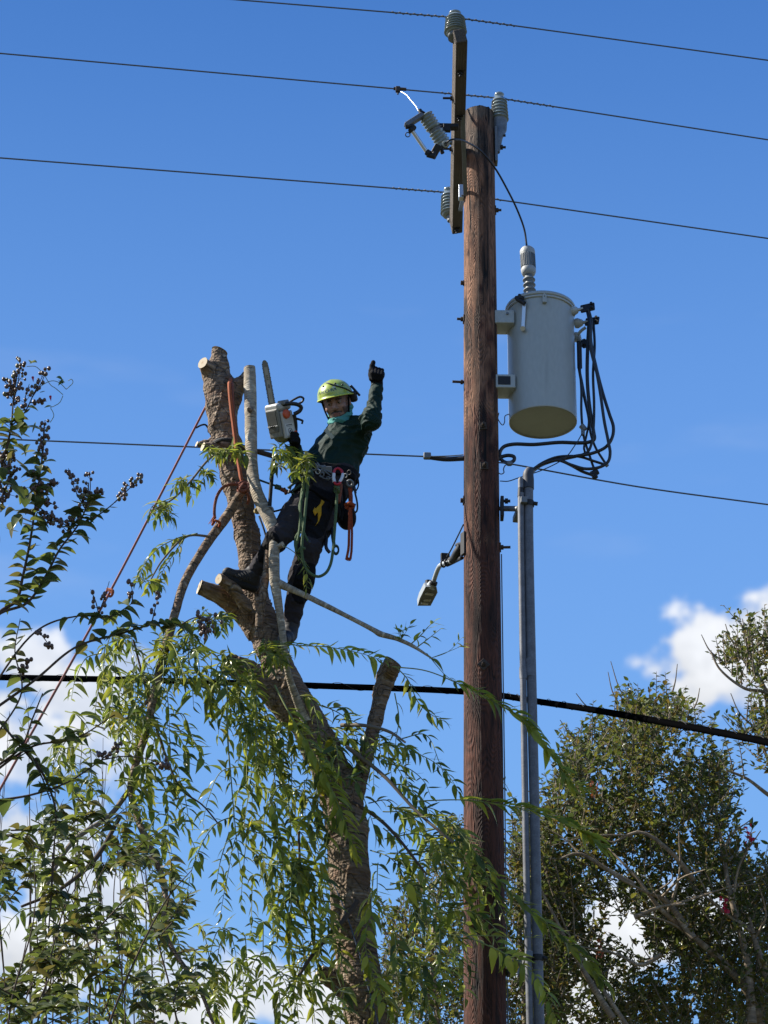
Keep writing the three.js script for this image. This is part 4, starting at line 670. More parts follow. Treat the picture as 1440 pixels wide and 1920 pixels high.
  part('cut_face', disc(P(468, 690, 12.855).add(V(0, 0.004, 0)), V(-0.2, 0.97, 0.1).normalize(), 0.035), M.cut, second);
  part('knot', tube(pxs([[470, 768, 12.78], [467, 768, 12.72]]), [0.022, 0.014], { seg: 10 }), M.bark, second);
  part('twig_stub', tube(pxs([[517, 1030, 12.57], [524, 1024, 12.55], [530, 1021, 12.54]]), [0.018, 0.016, 0.019], { seg: 10 }), M.limb, second);
  part('cut_face', disc(P(530.6, 1021, 12.535), V(0.9, 0.1, 0.5).normalize(), 0.019), M.cut, second);
  limbOf([[517, 1092, 9, 12.57], [540, 1102, 7, 12.56], [565, 1113, 5.5, 12.55], [602, 1131, 5.5, 12.52], [650, 1155, 4.3, 12.5], [700, 1181, 4.6, 12.48], [712, 1188, 6, 12.48], [742, 1197, 4.3, 12.47], [775, 1212, 3.5, 12.46], [812, 1236, 1.5, 12.45]]);
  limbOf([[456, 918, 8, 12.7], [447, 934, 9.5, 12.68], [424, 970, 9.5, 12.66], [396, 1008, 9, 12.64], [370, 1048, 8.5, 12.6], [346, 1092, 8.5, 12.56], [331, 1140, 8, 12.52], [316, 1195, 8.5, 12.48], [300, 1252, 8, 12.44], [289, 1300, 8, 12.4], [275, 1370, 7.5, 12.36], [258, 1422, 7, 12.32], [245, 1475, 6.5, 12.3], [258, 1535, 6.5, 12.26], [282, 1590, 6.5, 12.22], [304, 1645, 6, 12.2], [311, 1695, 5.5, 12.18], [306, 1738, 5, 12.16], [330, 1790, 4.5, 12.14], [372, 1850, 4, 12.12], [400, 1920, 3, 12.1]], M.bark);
  limbOf([[240, 1485, 5, 12.3], [205, 1530, 5, 12.25], [142, 1573, 5, 12.15], [98, 1637, 4, 12.05], [78, 1690, 3, 12.0]], M.twig); limbOf([[226, 1530, 4, 12.28], [177, 1612, 5, 12.2], [108, 1670, 3.5, 12.1], [40, 1700, 2.5, 12.0]], M.darkTwig); limbOf([[179, 1618, 4, 12.2], [184, 1650, 4, 12.2], [187, 1690, 3, 12.2]], M.darkTwig);
  limbOf([[295, 1290, 4.5, 12.42], [262, 1330, 3.5, 12.4], [225, 1355, 3, 12.38]], M.twig);
  limbOf([[250, 1200, 2, 12.4], [292, 1360, 2.5, 12.4], [312, 1420, 2.5, 12.38], [340, 1480, 2, 12.36], [380, 1510, 1.5, 12.34], [412, 1548, 1.5, 12.3]], M.darkTwig);
  limbOf([[484, 1120, 7, 12.6], [486, 1160, 7, 12.62], [480, 1200, 4, 12.64]], M.bark); limbOf([[502, 1020, 6, 12.62], [500, 1070, 7, 12.6], [491, 1130, 8, 12.6], [487, 1180, 7, 12.66]], M.bark);
  limbOf([[430, 832, 6, 12.9], [480, 846, 5, 12.86], [530, 860, 5, 12.84], [566, 868, 3, 12.8]], M.darkTwig);
  limbOf([[408, 846, 2.6, 12.72], [385, 868, 2.2, 12.6], [355, 905, 2, 12.5], [325, 935, 1.6, 12.45], [290, 955, 1.2, 12.4]], M.twig); limbOf([[396, 1006, 2.6, 12.62], [350, 1006, 2.2, 12.5], [305, 1050, 1.8, 12.45], [282, 1088, 1.4, 12.42]], M.twig);
  limbOf([[640, 1360, 4, 12.75], [680, 1360, 3.5, 12.65], [730, 1372, 3, 12.55], [760, 1392, 2, 12.5]], M.twig);
  limbOf([[650, 1400, 4, 12.75], [720, 1455, 3.5, 12.65], [780, 1520, 3, 12.6], [850, 1580, 2.5, 12.5]], M.twig); limbOf([[655, 1500, 4, 12.75], [710, 1535, 3.5, 12.6], [745, 1570, 3, 12.5], [800, 1640, 2, 12.45]], M.darkTwig);
  limbOf([[670, 1690, 5, 12.75], [640, 1730, 4.5, 12.6], [590, 1785, 4, 12.5], [560, 1830, 3, 12.45]], M.darkTwig); limbOf([[560, 1560, 2.5, 12.55], [562, 1640, 2.5, 12.55], [556, 1700, 1.5, 12.5]], M.darkTwig);

  // shoots
  const fol = new Foliage(tree, willowLeaf), twigs = [];
  const sp = (list, o) => spray(fol, twigs, list.map(([x, y, d]) => P(x, y, d ?? o?.D ?? 12.5)), { key: 1, ...o });
  // the ones that stand free against sky, pole and conduit
  sp([[505, 1205, 12.55], [560, 1210], [620, 1214], [680, 1226], [722, 1240]], { n: 34, wind: 0.3, kind: 'bright', size: 0.1, droop: 0.2 });
  sp([[735, 1250, 12.45], [800, 1258], [870, 1287], [930, 1318], [978, 1346], [1012, 1385], [1046, 1432], [1062, 1462]], { n: 54, D: 12.4, size: 0.12, from: 0.25, key: 3, spread: 0.5, wind: 0.35, kind: 'bright', droop: -0.05, along: 0.95 });
  sp([[1046, 1432, 12.4], [1062, 1458], [1085, 1472], [1105, 1480]], { n: 16, D: 12.38, kind: 'bright', size: 0.09, key: 3, wind: 0.6, droop: 0.1 });
  sp([[780, 1502, 12.5], [870, 1500], [935, 1508], [995, 1520], [1060, 1540], [1100, 1566], [1130, 1590]], { n: 60, D: 12.4, size: 0.125, from: 0.15, key: 3, spread: 0.5, wind: 0.35, kind: 'bright', droop: -0.05, along: 0.95 });
  sp([[850, 1545, 12.5], [885, 1590], [930, 1645], [985, 1700], [1045, 1750], [1095, 1800], [1140, 1850]], { n: 58, D: 12.4, size: 0.12, from: 0.05, key: 2, spread: 0.5, droop: 0.0, along: 0.95, wind: 0.3 });
  sp([[800, 1752, 12.5], [880, 1754], [960, 1756], [1030, 1760], [1090, 1775]], { n: 8, D: 12.4, size: 0.085, key: 2, yellow: 0.9, r: 0.003, droop: 0.15 });
  sp([[880, 1758, 12.45], [950, 1790], [1005, 1830], [1030, 1880], [1050, 1930]], { n: 34, D: 12.4, size: 0.105, key: 2, kind: 'bright', droop: 0.2 });
  sp([[742, 1250, 12.6], [765, 1275], [785, 1318], [812, 1342], [832, 1352]], { n: 22, D: 12.55, key: 2 });
  sp([[740, 1300, 12.6], [748, 1350], [742, 1390], [745, 1420]], { n: 8, D: 12.55, key: 1.5, spread: 0.6 });
  sp([[690, 1400, 12.7], [730, 1395], [775, 1410], [815, 1430], [845, 1460], [862, 1490]], { n: 26, D: 12.55, key: 2, size: 0.09 });
  sp([[735, 1470, 12.7], [760, 1475], [790, 1500], [812, 1535]], { n: 16, D: 12.6, key: 2 });
  sp([[800, 1225, 12.45], [840, 1270], [866, 1282]], { n: 5, D: 12.4, key: 2, r: 0.003 });
  sp([[770, 1208, 12.46], [790, 1190], [806, 1172], [815, 1165]], { n: 7, D: 12.45, key: 3, size: 0.07, droop: 0 }); sp([[780, 1215, 12.46], [800, 1200], [825, 1180]], { n: 6, D: 12.45, key: 3, size: 0.07, droop: 0.1 });
  sp([[805, 1235, 12.46], [840, 1222], [866, 1196]], { n: 4, D: 12.44, key: 3, size: 0.055, kind: 'tree', r: 0.0022, from: 0.7, yellow: 0.9 }); sp([[805, 1235, 12.46], [850, 1218], [872, 1208]], { n: 3, D: 12.44, key: 3, size: 0.055, r: 0.0022, from: 0.7, yellow: 0.9 });
  for (const [x, y] of [[760, 1175], [745, 1180], [770, 1170], [752, 1178]]) sp([[752, 1200, 12.46], [x, y]], { n: 5, D: 12.44, key: 2, size: 0.065, droop: 0, r: 0.002 });
  sp([[515, 1285, 12.4], [552, 1355], [598, 1432], [628, 1495], [652, 1560], [668, 1605]], { n: 64, D: 12.35, size: 0.115, key: 3, wind: 0.55, spread: 0.7, r: 0.006, kind: 'bright', droop: 0.0, along: 0.6 });
  sp([[700, 1640, 12.4], [695, 1700], [685, 1770], [700, 1830], [728, 1900]], { n: 44, D: 12.35, size: 0.11, key: 2, wind: 0.3, kind: 'bright', droop: 0.15 });
  sp([[425, 1330, 12.4], [428, 1400], [434, 1470], [442, 1560], [452, 1640]], { n: 22, D: 12.4, key: 2, size: 0.085, wind: 0.1, r: 0.006 });
  sp([[440, 1530, 12.5], [405, 1545], [380, 1580], [360, 1630], [350, 1680]], { n: 20, D: 12.45, key: 2, wind: 0 });
  sp([[430, 1560, 12.45], [412, 1620], [405, 1665]], { n: 10, D: 12.45, key: 2 });
  // upper tufts
  const tuft = (x, y, k, sx, sy, o = {}) => { for (let i = 0; i < k; i++) { const a = rr(0, 6.28), ex = x + Math.cos(a) * sx * rr(0.4, 1), ey = y + Math.sin(a) * sy * rr(0.4, 1) + 6, d = rr(12.35, 12.6); sp([[x + rr(-8, 8), y + rr(-6, 6), d], [(x + ex) / 2, (y + ey) / 2 - 4, d], [ex, ey, d]], { n: 7, size: 0.075, r: 0.0025, key: 1.2, ...o }); } };
  tuft(430, 848, 9, 38, 26); tuft(400, 845, 4, 20, 20); tuft(525, 845, 8, 34, 22); tuft(562, 862, 9, 26, 26); tuft(350, 905, 6, 30, 28); tuft(385, 890, 4, 30, 22);
  sp([[330, 930, 12.4], [305, 940], [285, 950], [280, 965]], { n: 14 }); tuft(305, 955, 7, 28, 26);
  sp([[370, 1000, 12.4], [330, 1010], [295, 1030], [270, 1060], [262, 1080]], { n: 28, size: 0.075 }); sp([[345, 1010, 12.4], [325, 1040], [308, 1065], [300, 1085]], { n: 16, size: 0.075 }); tuft(280, 1090, 6, 30, 28);
  tuft(400, 1160, 10, 44, 34); tuft(360, 1190, 9, 40, 40); tuft(310, 1220, 9, 34, 40); tuft(240, 1200, 8, 40, 50); tuft(505, 1225, 16, 40, 34, { key: 2 }); tuft(560, 880, 4, 16, 18); sp([[530, 1022, 12.54], [552, 1036, 12.52], [568, 1056, 12.5], [576, 1080, 12.5], [574, 1105, 12.5]], { n: 16, size: 0.065, from: 0.3, r: 0.003 }); tuft(520, 880, 3, 20, 20, { kind: 'crape' });
  const hang = (n, x0, x1, y0, y1, l0, l1, dx0, dx1, d0, d1, o = {}) => { for (let i = 0; i < n * 1.3; i++) { const x = rr(x0, x1), y = rr(y0, y1), l = rr(l0, l1) * 0.72, dx = rr(dx0, dx1) + l * rr(-0.5, 0.75), d = rr(d0, d1), lift = rr(-0.12, 0.22); const tx = yy => yy < 1335 ? mix(534, 566, (yy - 1275) / 60) : yy < 1470 ? mix(566, 632, (yy - 1335) / 135) : yy < 1640 ? mix(632, 655, (yy - 1470) / 170) : mix(655, 690, (yy - 1640) / 260); if (d < 12.9 && rand() < 0.5 && [0.3, 0.6, 0.95].some(t => Math.abs(x + dx * t - tx(y + l * t)) < 42)) continue; spray(fol, twigs, [P(x, y, d), P(x + dx * 0.5, y + l * lift, d - rr(-0.1, 0.2)), P(x + dx * 0.85, y + l * 0.55, d - rr(-0.1, 0.25)), P(x + dx, y + l, d - rr(-0.1, 0.25))], { n: Math.round(l / 5.6), size: rr(0.075, 0.112), wind: rr(0.1, 0.8), droop: rr(0.0, 0.4), spread: rr(0.65, 1.1), ...o }); } };
  hang(20, 435, 560, 1300, 1390, 70, 170, -50, 60, 12.4, 13.1); hang(18, 450, 620, 1380, 1490, 70, 180, -40, 50, 12.45, 13.2); hang(9, 435, 545, 1500, 1620, 170, 330, -10, 10, 12.4, 13.1);
  hang(10, 560, 640, 1320, 1400, 60, 140, 20, 70, 12.5, 13.1); hang(5, 600, 690, 1460, 1620, 80, 150, -20, 40, 12.35, 12.75);
  hang(13, 690, 800, 1500, 1600, 70, 150, 20, 110, 12.45, 13.3); hang(13, 700, 840, 1580, 1720, 70, 160, 10, 90, 12.4, 13.3); hang(16, 690, 860, 1700, 1860, 70, 150, 0, 70, 12.4, 13.3);
  hang(6, 690, 760, 1380, 1440, 50, 110, 10, 60, 12.6, 13.0);
  hang(28, 90, 330, 1320, 1480, 60, 140, -40, 30, 12.1, 12.6); hang(18, 190, 310, 1190, 1330, 60, 150, -40, 30, 12.1, 12.6); hang(12, 300, 440, 1200, 1300, 60, 130, -20, 30, 12.3, 12.7);
  hang(30, 0, 330, 1520, 1760, 60, 140, -50, 50, 12.0, 12.8); hang(26, 60, 470, 1730, 1880, 70, 150, -40, 60, 12.0, 12.9); hang(14, 480, 620, 1720, 1850, 80, 180, -30, 40, 12.3, 12.9); hang(5, 470, 560, 1600, 1720, 120, 220, -20, 30, 12.4, 12.8);
  hang(8, 590, 690, 1840, 1900, 60, 120, -30, 60, 12.3, 12.6); hang(8, 400, 470, 1230, 1300, 60, 120, -20, 20, 12.5, 12.8);
  const tw = part('twigs', join(twigs), M.greenTwig, tree); tw.userData.kind = 'stuff';
  fol.finish(300);
}

// ---------------------------------------------------------------- the climber
const MD = 12.8;
const J = (x, y, d = 0) => P(x, y, MD + d);
const person = thing('person', 'person in green shirt and lime helmet up in the tree, giving a thumbs up', 'person', J(560, 1195, 0));
const headAt = J(631, 757, -0.06);
const headF = camera.position.clone().sub(headAt).normalize().applyAxisAngle(V(0, 1, 0), -0.2), headU = (() => { let u = V(0, 1, 0).addScaledVector(headF, -headF.y).normalize(); return u.applyAxisAngle(headF, 0.16); })(), headR = V(0, 0, 0).crossVectors(headU, headF).normalize();
const hw = (x, y, z) => headAt.clone().addScaledVector(headR, x).addScaledVector(headU, y).addScaledVector(headF, z);
const HQ = new THREE.Quaternion().setFromRotationMatrix(new THREE.Matrix4().makeBasis(headR, headU, headF));
{
  // joints: his right side is the left of the picture
  const sR = J(612, 836, 0.08), eR = J(569, 880, -0.02), wR = J(553, 840, -0.16), sL = J(671, 803, -0.03), eL = J(696, 788, -0.24), wL = J(707.5, 724, -0.2);
  const hipR = J(598, 914), kR = J(522, 1008, -0.2), aR = J(474, 1077, -0.04), hipL = J(624, 914), kL = J(577, 1031, -0.1), aL = J(546, 1168, 0.05);
  const torso = k => [cone(J(626, 846), J(657, 828), 0.104 + k, 0.104 + k), cone(J(643, 816), J(616, 882), 0.096 + k, 0.112 + k), cone(J(600, 876), J(636, 876), 0.082 + k, 0.088 + k), cone(J(634, 816, 0.02), sL, 0.062 + k, 0.062 + k), cone(J(640, 806), sR, 0.05 + k, 0.054 + k)];
  const arms = k => [cone(sL, eL, 0.058 + k, 0.046 + k), cone(eL, wL, 0.046 + k, 0.03 + k * 0.8), cone(sR, eR, 0.056 + k, 0.045 + k), cone(eR, wR, 0.045 + k, 0.03 + k)];
  const legs = k => [cone(J(590, 902), J(630, 902), 0.115 + k, 0.113 + k), cone(hipR, lerpP(hipR, kR, 0.55), 0.102 + k, 0.084 + k), cone(lerpP(hipR, kR, 0.55), kR, 0.084 + k, 0.064 + k), cone(kR, aR, 0.056 + k, 0.04 + k), cone(hipL, lerpP(hipL, kL, 0.55), 0.103 + k, 0.083 + k), cone(lerpP(hipL, kL, 0.55), kL, 0.083 + k, 0.066 + k), cone(kL, lerpP(kL, aL, 0.4), 0.066 + k, 0.066 + k), cone(lerpP(kL, aL, 0.4), aL, 0.066 + k, 0.046 + k)];
  const everything = [sR, eR, wR, sL, eL, wL, hipR, kR, aR, hipL, kL, aL, headAt];
  // the body under the clothes, in one skin with the head
  const uv0 = (x, y, z) => [x + z, y], skinC = [0.30, 0.165, 0.115];
  const bodyF = union([...torso(-0.012), ...arms(-0.014), ...legs(-0.014), cone(J(640, 812), hw(0, -0.1, -0.02), 0.055, 0.052)], 0.05);
  const g1 = skin(bodyF, bounds(everything, 0.16), 0.016, uv0, () => skinC);
  const loc = (x, y, z) => { const p = V(x, y, z).sub(headAt); return [p.dot(headR), p.dot(headU), p.dot(headF)]; };
  const ell = (x, y, z, cx, cy, cz, rx, ry, rz) => { const a = (x - cx) / rx, b = (y - cy) / ry, c = (z - cz) / rz, k = Math.sqrt(a * a + b * b + c * c); return (k - 1) * Math.min(rx, ry, rz); };
  const cl = (a, b, ra, rb) => cone(V(...a), V(...b), ra, rb);
  const nose = cl([0, 0.014, 0.086], [0, -0.026, 0.109], 0.0085, 0.0135), brow = cl([-0.032, 0.027, 0.078], [0.032, 0.027, 0.078], 0.012, 0.012), lip = cl([-0.02, -0.063, 0.084], [0.02, -0.063, 0.084], 0.0075, 0.0075), lip2 = cl([-0.016, -0.074, 0.082], [0.016, -0.074, 0.082], 0.008, 0.008), neck = cl([0, -0.07, -0.015], [0, -0.2, -0.04], 0.056, 0.06);
  const headF0 = (X, Y, Z) => {
    const [x, y, z] = loc(X, Y, Z);
    let d = ell(x, y, z, 0, 0.032, -0.02, 0.078, 0.092, 0.1); d = smin(d, ell(x, y, z, 0, -0.045, 0.016, 0.062, 0.076, 0.074), 0.04); d = smin(d, ell(x, y, z, 0, -0.098, 0.052, 0.03, 0.024, 0.028), 0.03);
    d = smin(d, Math.min(ell(x, y, z, -0.04, -0.026, 0.062, 0.026, 0.026, 0.026), ell(x, y, z, 0.04, -0.026, 0.062, 0.026, 0.026, 0.026)), 0.02); d = smin(d, brow(x, y, z), 0.018);
    const eye = Math.min(ell(x, y, z, -0.032, 0.006, 0.1, 0.02, 0.013, 0.018), ell(x, y, z, 0.032, 0.006, 0.1, 0.02, 0.013, 0.018)); d = -smin(-d, eye, 0.012);
    d = smin(d, nose(x, y, z), 0.012); d = smin(d, ell(x, y, z, 0, -0.033, 0.1, 0.019, 0.009, 0.011), 0.008); d = smin(d, Math.min(lip(x, y, z), lip2(x, y, z)), 0.008); d = smin(d, neck(x, y, z), 0.03);
    return smin(d, Math.min(ell(x, y, z, -0.08, 0, -0.012, 0.012, 0.032, 0.02), ell(x, y, z, 0.08, 0, -0.012, 0.012, 0.032, 0.02)), 0.008);
  };
  const hb = new THREE.Box3().setFromPoints([hw(0, 0, 0)]).expandByScalar(0.24);
  const faceC = (X, Y, Z) => {
    const [x, y, z] = loc(X, Y, Z), n = noise(x * 160, y * 160, z * 160); let c = [0.34 + 0.02 * n, 0.185, 0.128];
    if (z > 0.05 && Math.abs(y + 0.067) < 0.012 && Math.abs(x) < 0.022) c = [0.27, 0.11, 0.09];
    const mou = z > 0.06 && Math.abs(x) < 0.036 && y > -0.058 - 0.1 * Math.abs(x) && y < -0.043 - 0.25 * Math.abs(x), beard = z > -0.01 && (y < -0.075 || (y < -0.03 && Math.abs(x) > 0.046)) && !(Math.abs(x) < 0.02 && y > -0.082);
    if (mou) c = [0.05, 0.032, 0.025]; else if (beard) c = mixc(c, [0.07, 0.045, 0.035], 0.75 + 0.2 * n);
    if (z > 0.06 && Math.abs(y - 0.026 + Math.abs(Math.abs(x) - 0.03) * 0.15) < 0.006 && Math.abs(x) > 0.012 && Math.abs(x) < 0.05) c = [0.03, 0.02, 0.016];
    if (y > 0.06 || z < -0.03) c = [0.02, 0.014, 0.011];
    return c;
  };
  const g2 = skin(headF0, hb, 0.0036, uv0, faceC);
  part('body', mergeGeometries([g1, g2].map(g => g.toNonIndexed())), M.skin, person);
  for (const s of [-1, 1]) { const e = part('eye', placeG(new THREE.SphereGeometry(0.0125, 14, 10), hw(s * 0.032, 0.006, 0.0795)), std(S(150, 140, 130), 0.4), person); part('iris', placeG(new THREE.SphereGeometry(0.0072, 10, 8), hw(s * 0.032 - 0.001, 0.004, 0.0868)), M.black, e); const lid = part('eyelid', placeG(new THREE.SphereGeometry(0.0134, 14, 6, 0, Math.PI * 2, 0, 1.25), hw(s * 0.032, 0.0065, 0.081), HQ.clone().multiply(new THREE.Quaternion().setFromAxisAngle(V(1, 0, 0), 0.35))), std(L(0.26, 0.14, 0.1), 0.6), e); }
  // shirt: looser, creased where the raised arm pulls it
  const shirtBase = union([...torso(0.006), ...arms(0.009), cone(J(640, 812), hw(0.0, -0.215, -0.035), 0.06, 0.06), cone(J(676, 812, 0.02), J(650, 880, 0.03), 0.06, 0.075)], 0.045);
  const hem = J(610, 893), hemN = AY.clone().multiplyScalar(-1).addScaledVector(AX, -0.15).normalize();
  const cuff = (p, e, x, y, z, off) => { const n = p.clone().sub(e).normalize(); return (x - p.x) * n.x + (y - p.y) * n.y + (z - p.z) * n.z - off; };
  const shirtF = (x, y, z) => {
    let d = shirtBase(x, y, z);
    if (d < 0.05) {
      const u = (x - sL.x), v = (y - sL.y), near = Math.exp(-(u * u + v * v) / 0.03), a = Math.atan2(v + 0.12, u - 0.16);
      d += 0.010 * near * Math.abs(Math.sin(a * 17 + 2 * noise(x * 9, y * 9, z * 9))) - 0.006 * near;
      d += 0.02 * (Math.abs(noise(x * 8 + y * 6, y * 12 - x * 10, z * 7)) - 0.25) + 0.006 * (Math.abs(noise(x * 22 + y * 14, y * 26 - x * 16, z * 20)) - 0.25);
      const fa = clamp((y - eL.y) / (wL.y - eL.y)); if (x > eL.x - 0.09 && y > eL.y - 0.03) d += 0.0035 * Math.sin((y * 1.0 + x * 0.9 + 0.06 * noise(x * 12, y * 6, z * 12)) * 95) * (0.4 + 0.9 * noise(x * 7, y * 9, z * 7));
    }
    d = Math.max(d, (x - hem.x) * hemN.x + (y - hem.y) * hemN.y + (z - hem.z) * hemN.z);
    d = Math.max(d, Math.min(cuff(wL, eL, x, y, z, 0.005), Math.hypot(x - wL.x, y - wL.y, z - wL.z) > 0.12 ? -1 : 9) );
    d = Math.max(d, Math.hypot(x - wR.x, y - wR.y, z - wR.z) < 0.12 ? cuff(wR, eR, x, y, z, 0.005) : -1);
    return d;
  };
  part('shirt', skin(shirtF, bounds([sR, eR, wR, sL, eL, wL, J(640, 800), hem], 0.15), 0.0075, uv0), M.shirt, person);
  part('chest_print', (() => { const g = new THREE.PlaneGeometry(0.075, 0.028, 6, 2), q = basis(AY.clone().multiplyScalar(0.75).addScaledVector(AX, -0.66), AZ.clone().multiplyScalar(-1).addScaledVector(AX, -0.6)); return placeG(g, J(617, 813, -0.155), q.multiply(new THREE.Quaternion().setFromAxisAngle(V(0, 0, 1), 1.57))); })(), cloth(S(196, 206, 204), 0.7), person);
  // trousers
  const legBase = union([...legs(0.006), cone(J(600, 886), J(636, 884), 0.098, 0.098)], 0.04);
  const trF = (x, y, z) => {
    let d = legBase(x, y, z);
    if (d < 0.05) d += 0.02 * (Math.abs(noise(x * 8 - y * 5, y * 10 + x * 7, z * 8 + 3)) - 0.22) + 0.009 * (Math.abs(noise(x * 18 - y * 9, y * 26 + x * 12, z * 18)) - 0.25) + 0.003 * noise(x * 60, y * 60, z * 60);
    d = Math.max(d, (y - J(615, 880).y) - 0.02); return d;
  };
  part('trousers', skin(trF, bounds([hipR, kR, aR, hipL, kL, aL, J(640, 884)], 0.16), 0.009, uv0), M.trousers, person);
  // reinforced dark panels: slightly proud sheets of the same surface
  const panel = (pts, rad) => { const f0 = union(chain(pts, rad), 0.03); return skin((x, y, z) => Math.max(trF(x, y, z) - 0.0035, f0(x, y, z)), bounds(pts, 0.16), 0.009, uv0); };
  part('thigh_panel', panel([J(597, 945, -0.15), J(590, 985, -0.17)], [0.10, 0.085]), M.patch, person); part('knee_panel', panel([J(580, 1080, -0.1), J(572, 1110, -0.08)], [0.085, 0.085]), M.patch, person); part('seat_panel', panel([J(606, 1008, -0.05), J(580, 1040, -0.05)], [0.07, 0.06]), M.patch, person);
  part('shin_guard', skin((x, y, z) => Math.max(trF(x, y, z) - 0.008, cone(J(503, 1018, -0.24), J(496, 1040, -0.2), 0.075, 0.07)(x, y, z)), bounds([J(503, 1018, -0.2), J(494, 1042, -0.15)], 0.13), 0.009, uv0), M.harness, person);
  // yellow flash on the thigh panel
  const fl = [[600, 730], [660, 780], [605, 860], [606, 1000], [565, 1130], [480, 1242], [540, 1125], [540, 965], [485, 1035], [450, 940], [490, 855], [492, 905], [580, 810]].map(([x, y]) => [540 + x / 9.6, 860 + y / 9.6]);
  { const dd = MD - 0.12, inPoly = (u, v) => { let d = 1e9, c = false; for (let i = 0, k = fl.length - 1; i < fl.length; k = i++) { const [xi, yi] = fl[i], [xj, yj] = fl[k], ex = xj - xi, ey = yj - yi, t = clamp(((u - xi) * ex + (v - yi) * ey) / (ex * ex + ey * ey)); d = Math.min(d, Math.hypot(u - xi - ex * t, v - yi - ey * t)); if ((yi > v) !== (yj > v) && u < ex * (v - yi) / ey + xi) c = !c; } return c ? -d : d; };
    const mp = mpp(600, 960, dd), o1 = J(600, 960, -0.12), front = J(600, 960, 0).z - 0.02;
    part('yellow_flash', skin((x, y, z) => { const p = V(x, y, z).sub(o1), u = 600 + p.dot(AX) / mp, v = 960 - p.dot(AY) / mp; return Math.max(trF(x, y, z) - 0.008, inPoly(u, v) * mp, front - z); }, bounds([J(590, 935, -0.12), J(608, 990, -0.12)], 0.1), 0.0045, uv0), M.yellow, person); }
  // gloves with their own fingers
  const fing = (list, r0, r1) => chain(list, list.map((_, i) => mix(r0, r1, i / (list.length - 1))));
  const handL = []; const HL = (x, y, d) => J(x, y, -0.2 + d);
  handL.push(cone(HL(707.5, 728, 0), HL(706, 706, 0), 0.036, 0.040), cone(HL(700, 702, 0.005), HL(712, 702, 0.005), 0.034, 0.032));
  const fl4 = [0, 1, 2, 3].map(i => union(fing([HL(699 + i * 5.6, 696 - (i === 1 || i === 2 ? 3 : 1) + i * 0.8, 0.02), HL(699 + i * 5.8, 691 + Math.abs(i - 1) * 1.6, -0.03), HL(698.5 + i * 5.6, 700 + i, -0.066), HL(699 + i * 5.2, 710 + i * 0.5, -0.05)], 0.0128, 0.0112), 0.006));
  const thumb = union(fing([HL(697, 710, -0.025), HL(696.5, 696, -0.03), HL(698, 686, -0.028), HL(700, 679.5, -0.026)], 0.019, 0.0148), 0.008);
  const palmL = union(handL, 0.02), gloveL = (x, y, z) => { let d = palmL(x, y, z); for (const f of fl4) d = smin(d, f(x, y, z), 0.004); return smin(d, thumb(x, y, z), 0.008) + 0.0015 * noise(x * 60, y * 60, z * 60); };
  part('glove', skin(gloveL, bounds([HL(705, 676, 0), HL(705, 728, 0)], 0.09), 0.0035, uv0), M.glove, person);
  const HRp = (x, y, d) => J(x, y, -0.2 + d), palmR = union([cone(wR, HRp(553, 826, 0), 0.032, 0.036)], 0.02), grip = [0, 1, 2, 3].map(i => union(fing([HRp(558, 830 - i * 5, 0), HRp(556, 828 - i * 5, -0.045), HRp(548, 827 - i * 5, -0.06), HRp(545, 828 - i * 5, -0.03)], 0.0112, 0.0098), 0.006)), thR = union(fing([HRp(549, 832, -0.01), HRp(543, 824, -0.02), HRp(540, 816, -0.04)], 0.015, 0.011), 0.008);
  part('glove', skin((x, y, z) => { let d = palmR(x, y, z); for (const f of grip) d = smin(d, f(x, y, z), 0.004); return smin(d, thR(x, y, z), 0.008); }, bounds([HRp(552, 812, 0), wR], 0.09), 0.0035, uv0), M.glove, person);
  // boots
  const boot = (list) => { const f = union(list, 0.03); return (x, y, z) => f(x, y, z) + 0.003 * noise(x * 30, y * 40, z * 30); };
  const bR = [cone(aR, J(468, 1086, -0.03), 0.056, 0.05), cone(J(474, 1094, -0.01), J(450, 1084, -0.06), 0.046, 0.044), cone(J(450, 1084, -0.06), J(427, 1074, -0.12), 0.043, 0.034)];
  part('boot', skin(boot(bR), bounds([aR, J(425, 1074, -0.12), J(478, 1098, 0)], 0.09), 0.007, uv0), M.boot, person); part('boot_sole', skin(union([cone(J(476, 1103, -0.02), J(446, 1094, -0.08), 0.026, 0.026), cone(J(446, 1094, -0.08), J(420, 1077, -0.14), 0.024, 0.018)], 0.02), bounds([J(420, 1077, -0.14), J(478, 1103, 0)], 0.06), 0.007, uv0), M.sole, person);
  const bL = [cone(aL, J(541, 1188, 0.05), 0.055, 0.05), cone(J(541, 1192, 0.06), J(536, 1197, -0.06), 0.046, 0.042), cone(J(536, 1197, -0.06), J(532, 1198, -0.16), 0.042, 0.034)];
  part('boot', skin(boot(bL), bounds([aL, J(530, 1200, -0.16), J(545, 1195, 0.08)], 0.09), 0.008, uv0), M.boot, person);
  { const lc = []; for (let i = 0; i < 5; i++) lc.push(tube([J(462 - i * 5, 1070 + i * 2, -0.12 - i * 0.012), J(468 - i * 5, 1077 + i * 1.5, -0.13 - i * 0.012), J(472 - i * 5, 1086 + i, -0.1 - i * 0.012)], 0.004, { seg: 6 })); part('boot_lace', lc[0], M.ropeBlack, person); for (let i = 1; i < 5; i++) part('boot_lace', lc[i], M.ropeBlack, person); }
  // neck gaiter
  const ga = [cl([0, -0.118, 0.034], [0, -0.19, -0.01], 0.07, 0.084), cl([0.05, -0.098, 0.02], [0.078, -0.028, -0.03], 0.03, 0.02), cl([-0.045, -0.1, 0.02], [-0.066, -0.07, -0.02], 0.028, 0.02), cl([0, -0.2, 0.03], [-0.02, -0.215, 0.05], 0.05, 0.04)], gaU = union(ga, 0.03);
